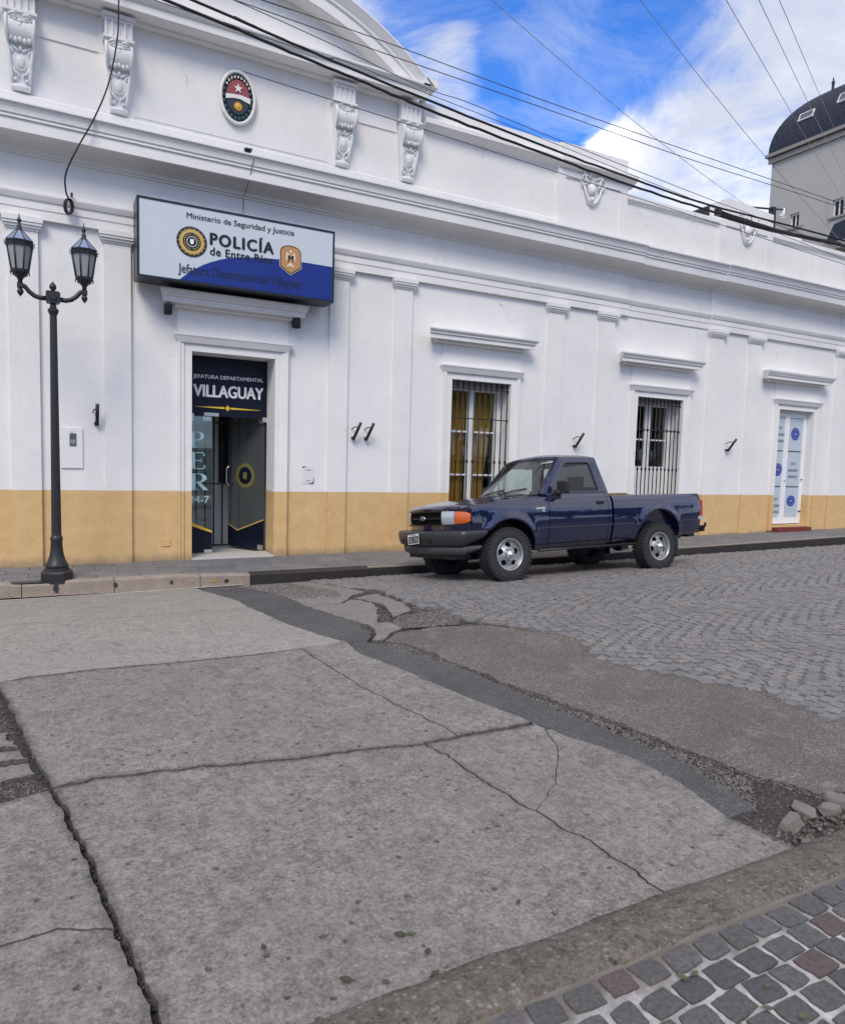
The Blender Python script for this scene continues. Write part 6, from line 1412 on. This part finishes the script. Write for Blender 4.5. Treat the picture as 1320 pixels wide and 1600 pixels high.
# boards lying in the bed: rest on the truck, so a thing of their own
bd = empty('plank_stack', (0, 0, 0), 'stack of brown boards sticking up in the pickup bed right behind the cab', 'planks')
bd.matrix_world = tk.matrix_world.copy()
for i, (a, b_, c, d, e0, e1) in enumerate(((2.80, 3.20, -.70, -.45, 1.00, 1.155), (2.82, 3.34, -.62, -.30, .93, 1.14), (2.80, 3.30, -.28, .2, .90, 1.13), (2.80, 3.25, -.72, .2, .63, .90))):
    mb = MB(); mb.box(a, b_, c, d, e0, e1); mb.build('plank', 'plank', bd)

# ============================================================ CABLES
def cable(pts, r, label, m_='cable_rubber', name='power_cable', y=-1.0, jag=0, ext=True):
    P = [Vector((x_, y, z_)) if len(q) == 2 else Vector(q) for q in pts for (x_, z_) in [(q[0], q[1])]] if len(pts[0]) == 2 else [Vector(q) for q in pts]
    if ext:
        a = P[0] + (P[0] - P[2 if len(P) > 2 else 1]).normalized() * 8; b_ = P[-1] + (P[-1] - P[-3 if len(P) > 2 else 0]).normalized() * 9; P = [a] + P + [b_]
    # smooth
    out = []
    for i in range(len(P) - 1):
        p0, p1, p2, p3 = P[max(0, i - 1)], P[i], P[i + 1], P[min(len(P) - 1, i + 2)]
        for k in range(8):
            t_ = k / 8; q = .5 * ((2 * p1) + (-p0 + p2) * t_ + (2 * p0 - 5 * p1 + 4 * p2 - p3) * t_ ** 2 + (-p0 + 3 * p1 - 3 * p2 + p3) * t_ ** 3)
            if jag: q = q + Vector((0, 0, jag * mnoise.noise(Vector((q.x * 6, 0, 0)))))
            out.append(q)
    out.append(P[-1]); mb = MB(); mb.tube(out, r, 6); return tag(mb.build(name, m_, fix=False), label, 'cable', 'overhead cables along the facade')
cable([(1.186, 6.475), (1.832, 6.411), (2.483, 6.322), (3.378, 6.221), (3.995, 6.144), (4.751, 6.058), (6.223, 5.931), (7.986, 5.797), (9.729, 5.718), (11.552, 5.673), (13.345, 5.704)], .0175, 'lower thick black cable crossing in front of the pediment and parapet', jag=.012)
cable([(1.472, 6.56), (1.933, 6.509), (2.481, 6.43), (3.929, 6.261), (6.217, 6.036), (7.887, 5.911), (9.722, 5.809), (13.333, 5.796)], .0155, 'upper thick black cable running just above the lower thick one', jag=.010)
cable([(10.0, 5.735), (11.0, 5.70), (12.0, 5.71), (13.3, 5.75)], .035, 'fat black cable bundle lashed along the right part of the parapet', y=-.92, jag=.012, ext=False)
cable([(10.0, 5.76), (11.6, 5.70), (13.3, 5.72), (22, 5.9)], .026, 'second strand of the black bundle at the right part of the parapet', y=-.96, jag=.015, ext=False)
cable([(1.953, 6.8), (2.271, 6.798), (3.773, 6.763), (6.186, 6.649), (9.45, 6.548), (13.041, 6.445)], .0055, 'topmost thin wire crossing the sky above the parapet', 'cable_grey')
cable([(1.99, 6.7), (3.741, 6.624), (6.191, 6.546), (9.242, 6.435), (13.049, 6.377)], .0055, 'second thin wire from the top, just below the topmost one', 'cable_grey')
cable([(1.99, 6.69), (4.199, 6.368), (5.069, 6.322), (6.209, 6.201), (9.714, 5.9), (11.165, 5.795)], .005, 'thin wire sloping from the pediment down to the bracket', 'cable_grey')
cable([(2.177, 6.396), (3.206, 6.39), (4.173, 6.306), (6.213, 6.131), (9.587, 5.806)], .0045, 'thin wire running between the thick cables and the parapet top', 'cable_grey')
cable([(10.019, 5.54), (13.386, 5.369)], .005, 'hair thin wire crossing the right shield ornament', 'cable_grey')
for a, b_, lb in (((4.95, -1.7, 7.23), (12.24, .3, 6.59), 'steep thin wire in the sky, leftmost of the steep wires'), ((6.41, -2.73, 7.14), (14.93, .2, 6.40), 'steep thin wire ending in front of the grey tower wall'), ((7.15, -3.38, 7.02), (20.8, 4.0, 9.38), 'steep thin wire crossing the left curve of the slate roof'), ((7.4, -3.63, 6.97), (20.72, 4.0, 10.09), 'steep thin wire crossing the middle of the slate roof'), ((7.55, -3.79, 6.93), (20.63, 4.0, 10.79), 'steep thin wire nearest the finial of the slate roof')):
    a, b_ = Vector(a), Vector(b_); b_ = b_ if b_.y < 1 else b_ + (b_ - a) * .8; mid = a.lerp(b_, .5) + Vector((0, 0, -.10)); A = a - (mid - a).normalized() * 12; mb = MB(); pts = [A, a] + [a.lerp(b_, t_) + Vector((0, 0, -.4 * t_ * (1 - t_))) for t_ in (.2, .4, .6, .8)] + [b_]
    mb.tube(pts, .0042, 5); tag(mb.build('overhead_wire', 'wire_pale', fix=False), lb, 'wire', 'steep wires over the street')
# bracket with insulator on the parapet
e = empty('wire_bracket', (12.93, .3, 6.40), 'black iron wire bracket with insulator on the parapet beside the grey tower', 'bracket')
mb = MB(); mb.box(-.05, .05, -.05, .05, -.2, .30); mb.build('post', 'black_metal', e)
mb = MB(); mb.tube([(-.69, 0, .19), (0, 0, .27), (.41, 0, .33)], .018, 6); mb.build('arm', 'black_metal', e)
mb = MB(); mb.tube([(.34, 0, .34), (.33, 0, .16)], [.03, .035], 8); mb.tube([(.24, 0, .20), (.42, 0, .18)], .02, 6); mb.build('insulator', 'emblem_white', e)
e = empty('cable_clamp', (10.0, -.98, 5.75), 'black clamp where the thick cables gather above the right panel', 'clamp')
mb = MB(); mb.box(-.09, .0, -.03, .05, -.06, .05); mb.build('clamp_body', 'black_metal', e)
# dangling service cable with coil
HC = [(.60, 9.5), (.80, 8.0), (.746, 6.654), (.73, 6.231), (.638, 5.717), (.487, 5.295), (.299, 4.903), (.185, 4.635), (.183, 4.481), (.215, 4.431)]
P = [Vector((x_, -.46 if i < 7 else (-.40, -.28, -.16)[i - 7], z_)) for i, (x_, z_) in enumerate(HC)]
out = []
for i in range(len(P) - 1):
    p0, p1, p2, p3 = P[max(0, i - 1)], P[i], P[i + 1], P[min(len(P) - 1, i + 2)]
    for k in range(6): t_ = k / 6; out.append(.5 * ((2 * p1) + (-p0 + p2) * t_ + (2 * p0 - 5 * p1 + 4 * p2 - p3) * t_ ** 2 + (-p0 + 3 * p1 - 3 * p2 + p3) * t_ ** 3))
e = empty('service_cable', (.215, -.14, 4.43), 'slack black cable hanging down the cornice and ending in a small coil', 'cable')
mb = MB(); mb.tube([q - e.location for q in out + [P[-1]]], .0095, 6); mb.build('cable', 'cable_rubber', e)
mb = MB()
for k in range(3): mb.tube([(.012 * k - .012 + .038 * math.sin(a), -.01 * k, -.085 + .085 * math.cos(a)) for a in [j / 20 * 6.283 for j in range(21)]], .008, 5, caps=False)
mb.build('coil', 'cable_rubber', e); mb = MB(); mb.box(.02, .045, -.02, .08, .05, .075); mb.build('hook', 'black_metal', e)

# ============================================================ TOWER HOUSE BEHIND, WITH CURVED SLATE ROOF
tb = empty('tower_house', (30, 0, 0), 'tall grey rendered building with curved slate mansard roof rising behind the white parapet', 'building')
def tbx(name, m_, *q): mb = MB(); mb.box(*q); mb.v = [(a - 30, b_, c) for a, b_, c in mb.v]; return mb.build(name, m_, tb)
EZ = 15.75
WN = [(12.38, 12.22, .46, .62), (10.35, 12.18, .50, .72)]
zsq = [0, EZ]
# wall built round the two window openings
ylo, yhi = -8.0, 13.75
def wallq(y0, y1, z0, z1): tbx('wall', 'cream_wall', 30, 30.4, y0, y1, z0, z1)
edges_y = [ylo]; 
segs = sorted([(c - w / 2, c + w / 2, z, z + h) for c, z, w, h in WN])
py = ylo
for (a, b_, c, d) in segs: wallq(py, a, 0, EZ); wallq(a, b_, 0, c); wallq(a, b_, d, EZ); py = b_
wallq(py, yhi, 0, EZ)
tbx('wall', 'cream_wall', 30.4, 44, yhi - .4, yhi, 0, EZ); tbx('wall', 'cream_wall', 30.4, 44, ylo, ylo + .4, 0, EZ); tbx('wall', 'cream_wall', 43.6, 44, ylo + .4, yhi - .4, 0, EZ)
for c, z, w, h in WN:
    wi = empty('window', (0, c, z)); wi.parent = tb
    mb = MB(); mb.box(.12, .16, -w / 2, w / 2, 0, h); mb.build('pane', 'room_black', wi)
    mb = MB()
    for q in ((-w / 2, -w / 2 + .05, 0, h), (w / 2 - .05, w / 2, 0, h), (-w / 2 + .05, w / 2 - .05, 0, .06), (-w / 2 + .05, w / 2 - .05, h - .06, h), (-.025, .025, .06, h - .06)): mb.box(.08, .12, *q)
    mb.build('frame', 'window_white', wi); mb = MB(); mb.box(-.08, .06, -w / 2 - .12, w / 2 + .12, -.08, 0); mb.build('sill', 'roof_trim', wi)
    mb = MB()
    for q in ((-w / 2 - .22, -w / 2, -.0, h + .18), (w / 2, w / 2 + .22, 0, h + .18), (-w / 2, w / 2, h, h + .18)): mb.box(-.03, 0, *q)
    mb.build('surround', 'cream_wall', wi)
# cornice
for q in ((29.88, 30.0, ylo - .1, yhi + .12, EZ - .30, EZ - .10), (29.76, 30.0, ylo - .2, yhi + .22, EZ - .04, EZ + .10)): tbx('cornice', 'roof_trim', *q)
# curved roof: quarter-ellipse section, hipped at the far end
RH, RD = 2.75, 2.6; n = 14
def rp(t_): a = t_ * math.pi / 2; return RD * (1 - math.cos(a)), RH * math.sin(a)
mb = MB(); V = []
for k in range(n + 1):
    s_, h = rp(k / n); V += [(-.12 + s_, yhi + .15 - s_, EZ + .12 + h), (-.12 + s_, ylo, EZ + .12 + h), (13.9, yhi + .15 - s_, EZ + .12 + h)]
F = []
for k in range(n): a = 3 * k; F += [(a, a + 1, a + 4, a + 3), (a + 2, a, a + 3, a + 5)]
mb.add(V, F, False); s_, h = rp(1); mb.add([(-.12 + s_, yhi + .15 - s_, EZ + .12 + h), (-.12 + s_, ylo, EZ + .12 + h), (13.9, ylo, EZ + .12 + h), (13.9, yhi + .15 - s_, EZ + .12 + h)], [(0, 1, 2, 3)])
mb.build('roof', 'slate', tb, fix=True)
# slate courses proud of the curve
rows = 22
for side_ in (0,):
    cm = MB()
    for r_ in range(rows):
        t0, t1 = r_ / rows, (r_ + 1.15) / rows
        s0, h0 = rp(t0); s1, h1 = rp(min(1, t1)); y_ = yhi + .1 - s1; x_off = (r_ % 2) * .16
        yy = y_ - x_off
        while yy > 6.5:
            g_ = .30; cm.add([(-.12 + s0 - .022, yy, EZ + .12 + h0), (-.12 + s0 - .022, yy - g_, EZ + .12 + h0), (-.12 + s1 - .015, yy - g_, EZ + .12 + h1), (-.12 + s1 - .015, yy, EZ + .12 + h1)], [(0, 1, 2, 3)])
            yy -= .315
    so_ = cm.build('slate_course', 'slate', tb, fix=False); tag(so_, kind='stuff')
def skylight(yc, w, t0, t1):
    s0, h0 = rp(t0); s1, h1 = rp(t1); A = Vector((-.12 + s0, 0, EZ + .12 + h0)); B = Vector((-.12 + s1, 0, EZ + .12 + h1)); nn_ = Vector((-(B.z - A.z), 0, B.x - A.x)).normalized() * .07
    sk = empty('skylight', (0, yc, 0)); sk.parent = tb
    P = lambda y_, q, o_: (q.x + nn_.x * o_, y_, q.z + nn_.z * o_)
    m = MB(); m.add([P(-w / 2, A, .9), P(w / 2, A, .9), P(w / 2, B, .9), P(-w / 2, B, .9)], [(0, 1, 2, 3)]); m.build('pane', 'meter_window', sk)
    m = MB(); f = .038
    def bar(y0, y1, q0, q1):
        m.add([P(y0, q0, 0), P(y1, q0, 0), P(y1, q1, 0), P(y0, q1, 0), P(y0, q0, 1.2), P(y1, q0, 1.2), P(y1, q1, 1.2), P(y0, q1, 1.2)], [(0, 1, 2, 3), (4, 5, 6, 7), (0, 1, 5, 4), (1, 2, 6, 5), (2, 3, 7, 6), (3, 0, 4, 7)])
    d = (B - A).normalized() * f; bar(-w / 2 - f, -w / 2, A - d, B + d); bar(w / 2, w / 2 + f, A - d, B + d); bar(-w / 2, w / 2, A - d, A); bar(-w / 2, w / 2, B, B + d); m.build('frame', 'window_white', sk)
skylight(12.22, .62, .245, .315); skylight(10.45, .60, .27, .36)
s1, h1 = rp(1); rz = EZ + .12 + h1
m = MB(); m.lathe([(.12, -.1), (.10, .12), (.065, .16), (.06, .50), (.085, .54), (.045, .58), (.02, .74), (0, .76)], 10, c=(1.10, 11.75, 17.98)); m.build('finial', 'slate', tb)
for k in range(20):
    m = MB(); yy = yhi - s1 - .25 - k * .22; m.tube([(-.12 + s1 + .1, yy, rz - .05), (-.12 + s1 + .1, yy, rz + .14), (-.12 + s1 + .1, yy + .05, rz + .22)], [.02, .02, .004], 5); m.build('cresting', 'slate', tb)
# small slate dormer lower down at the right
m = MB(); m.prism([(8.6, 10.75), (10.1, 10.75), (9.75, 11.5), (8.6, 11.7)], 'x', 28.9, 30.0); m.v = [(a - 30, b_, c) for a, b_, c in m.v]; m.build('lower_roof', 'slate', tb)
m = MB(); m.box(28.8, 30.0, 8.2, 10.5, 10.45, 10.75); m.v = [(a - 30, b_, c) for a, b_, c in m.v]; m.build('ledge', 'roof_trim', tb)

# ============================================================ FALLEN LEAVES
def leaf_(x, y, z, L, a, m_, label, curl=.3):
    mb = MB(); n = 8; V = []; F = []
    for i in range(n + 1):
        t_ = i / n; w = .34 * L * math.sin(math.pi * min(1, t_ * 1.02)) ** .8 * (1 - .25 * t_)
        for s_ in (-1, 0, 1): V.append((t_ * L - L / 2, s_ * w, L * curl * ((t_ - .5) ** 2 * 1.6 + .35 * abs(s_) * math.sin(math.pi * t_))))
    for i in range(n): F += [(3 * i, 3 * i + 1, 3 * i + 4, 3 * i + 3), (3 * i + 1, 3 * i + 2, 3 * i + 5, 3 * i + 4)]
    mb.add(V, F, True); mb.tube([(-L / 2, 0, L * curl * .4), (-L * .78, .01 * L, L * curl * .5)], .0012, 4); o = mb.build('fallen_leaf', m_, fix=False); o.location = (x, y, z + .003); o.rotation_euler = (0, 0, a); return tag(o, label, 'leaf', 'fallen leaves')
for x, y, L, a, m_, lb, near_ in ((.572, -7.644, .030, 1.5, 'leaf_brown', 'small round grey brown leaf alone on the left half of the concrete slab', 0), (.985, -7.773, .045, 2.6, 'leaf_brown', 'dry brown leaf lying against the green one on the road slab', 0), (1.02, -7.785, .035, -.3, 'leaf_green', 'green leaf on the road slab touching a dry brown one', 0),
                                  (1.033, -7.878, .034, .9, 'leaf_brown', 'curled leaf on the road slab below the green leaf', 0), (1.01, -7.97, .035, .4, 'leaf_brown', 'dark leaf on the road slab nearest the kerb', 0), (.756, -7.88, .045, 2.4, 'leaf_brown', 'large crumpled brown leaf near the bottom of the road slab', 0), (1.435, -7.797, .025, .7, 'leaf_brown', 'tiny dark leaf on the road slab right of the green one', 0),
                                  (1.584, -8.388, .040, 2.2, 'leaf_green', 'broad green leaf on the setts just behind the kerb', 1), (1.63, -8.394, .030, .2, 'leaf_green', 'smaller green leaf beside the broad one on the setts', 1), (1.78, -8.519, .024, .1, 'leaf_green', 'small green leaf lying in the middle of a pavement sett', 1), (1.767, -8.636, .034, -.2, 'leaf_green', 'dark green leaf beside the red sett at the lower right', 1), (1.707, -8.575, .034, -.5, 'leaf_green', 'pale green leaf across the joint of two setts', 1)):
    leaf_(x, y, (zn(x) + .006) if near_ else hf(x, y) + .002, L, a, m_, lb)

# ============================================================ PLAZA TREES ACROSS THE STREET (seen mirrored in the truck's windows)
tr_ = random.Random(8); tm = MB()
for i in range(15):
    cx, cy = -34 + i * 6.4 + tr_.uniform(-1.5, 1.5), -36 + tr_.uniform(-4, 4) + abs(i - 6) * -.4; H_ = tr_.uniform(7.5, 11.5); RR = tr_.uniform(2.8, 4.2)
    tm.tube([(cx, cy, -.05), (cx + tr_.uniform(-.3, .3), cy, H_ * .35), (cx + tr_.uniform(-.6, .6), cy, H_ * .7)], [.28, .2, .1], 7)
    for k in range(520):
        a, b_ = tr_.uniform(0, 6.283), math.acos(tr_.uniform(-1, 1)); q = RR * (tr_.random() ** .4) * (1 + .25 * math.sin(3 * a + i))
        p = Vector((cx + q * math.sin(b_) * math.cos(a), cy + q * math.sin(b_) * math.sin(a), H_ * .68 + q * .85 * math.cos(b_))); r_ = tr_.uniform(.25, .6)
        d1 = Vector((tr_.uniform(-1, 1), tr_.uniform(-1, 1), tr_.uniform(-1, 1))).normalized() * r_; d2 = d1.orthogonal().normalized() * r_ * .7
        tm.add([p - d1, p + d2, p + d1, p - d2], [(0, 1, 2, 3)])
tag(tm.build('tree_line', 'foliage', fix=False), 'row of dark plaza trees far across the street, mirrored in the truck windows', 'trees', kind='stuff')
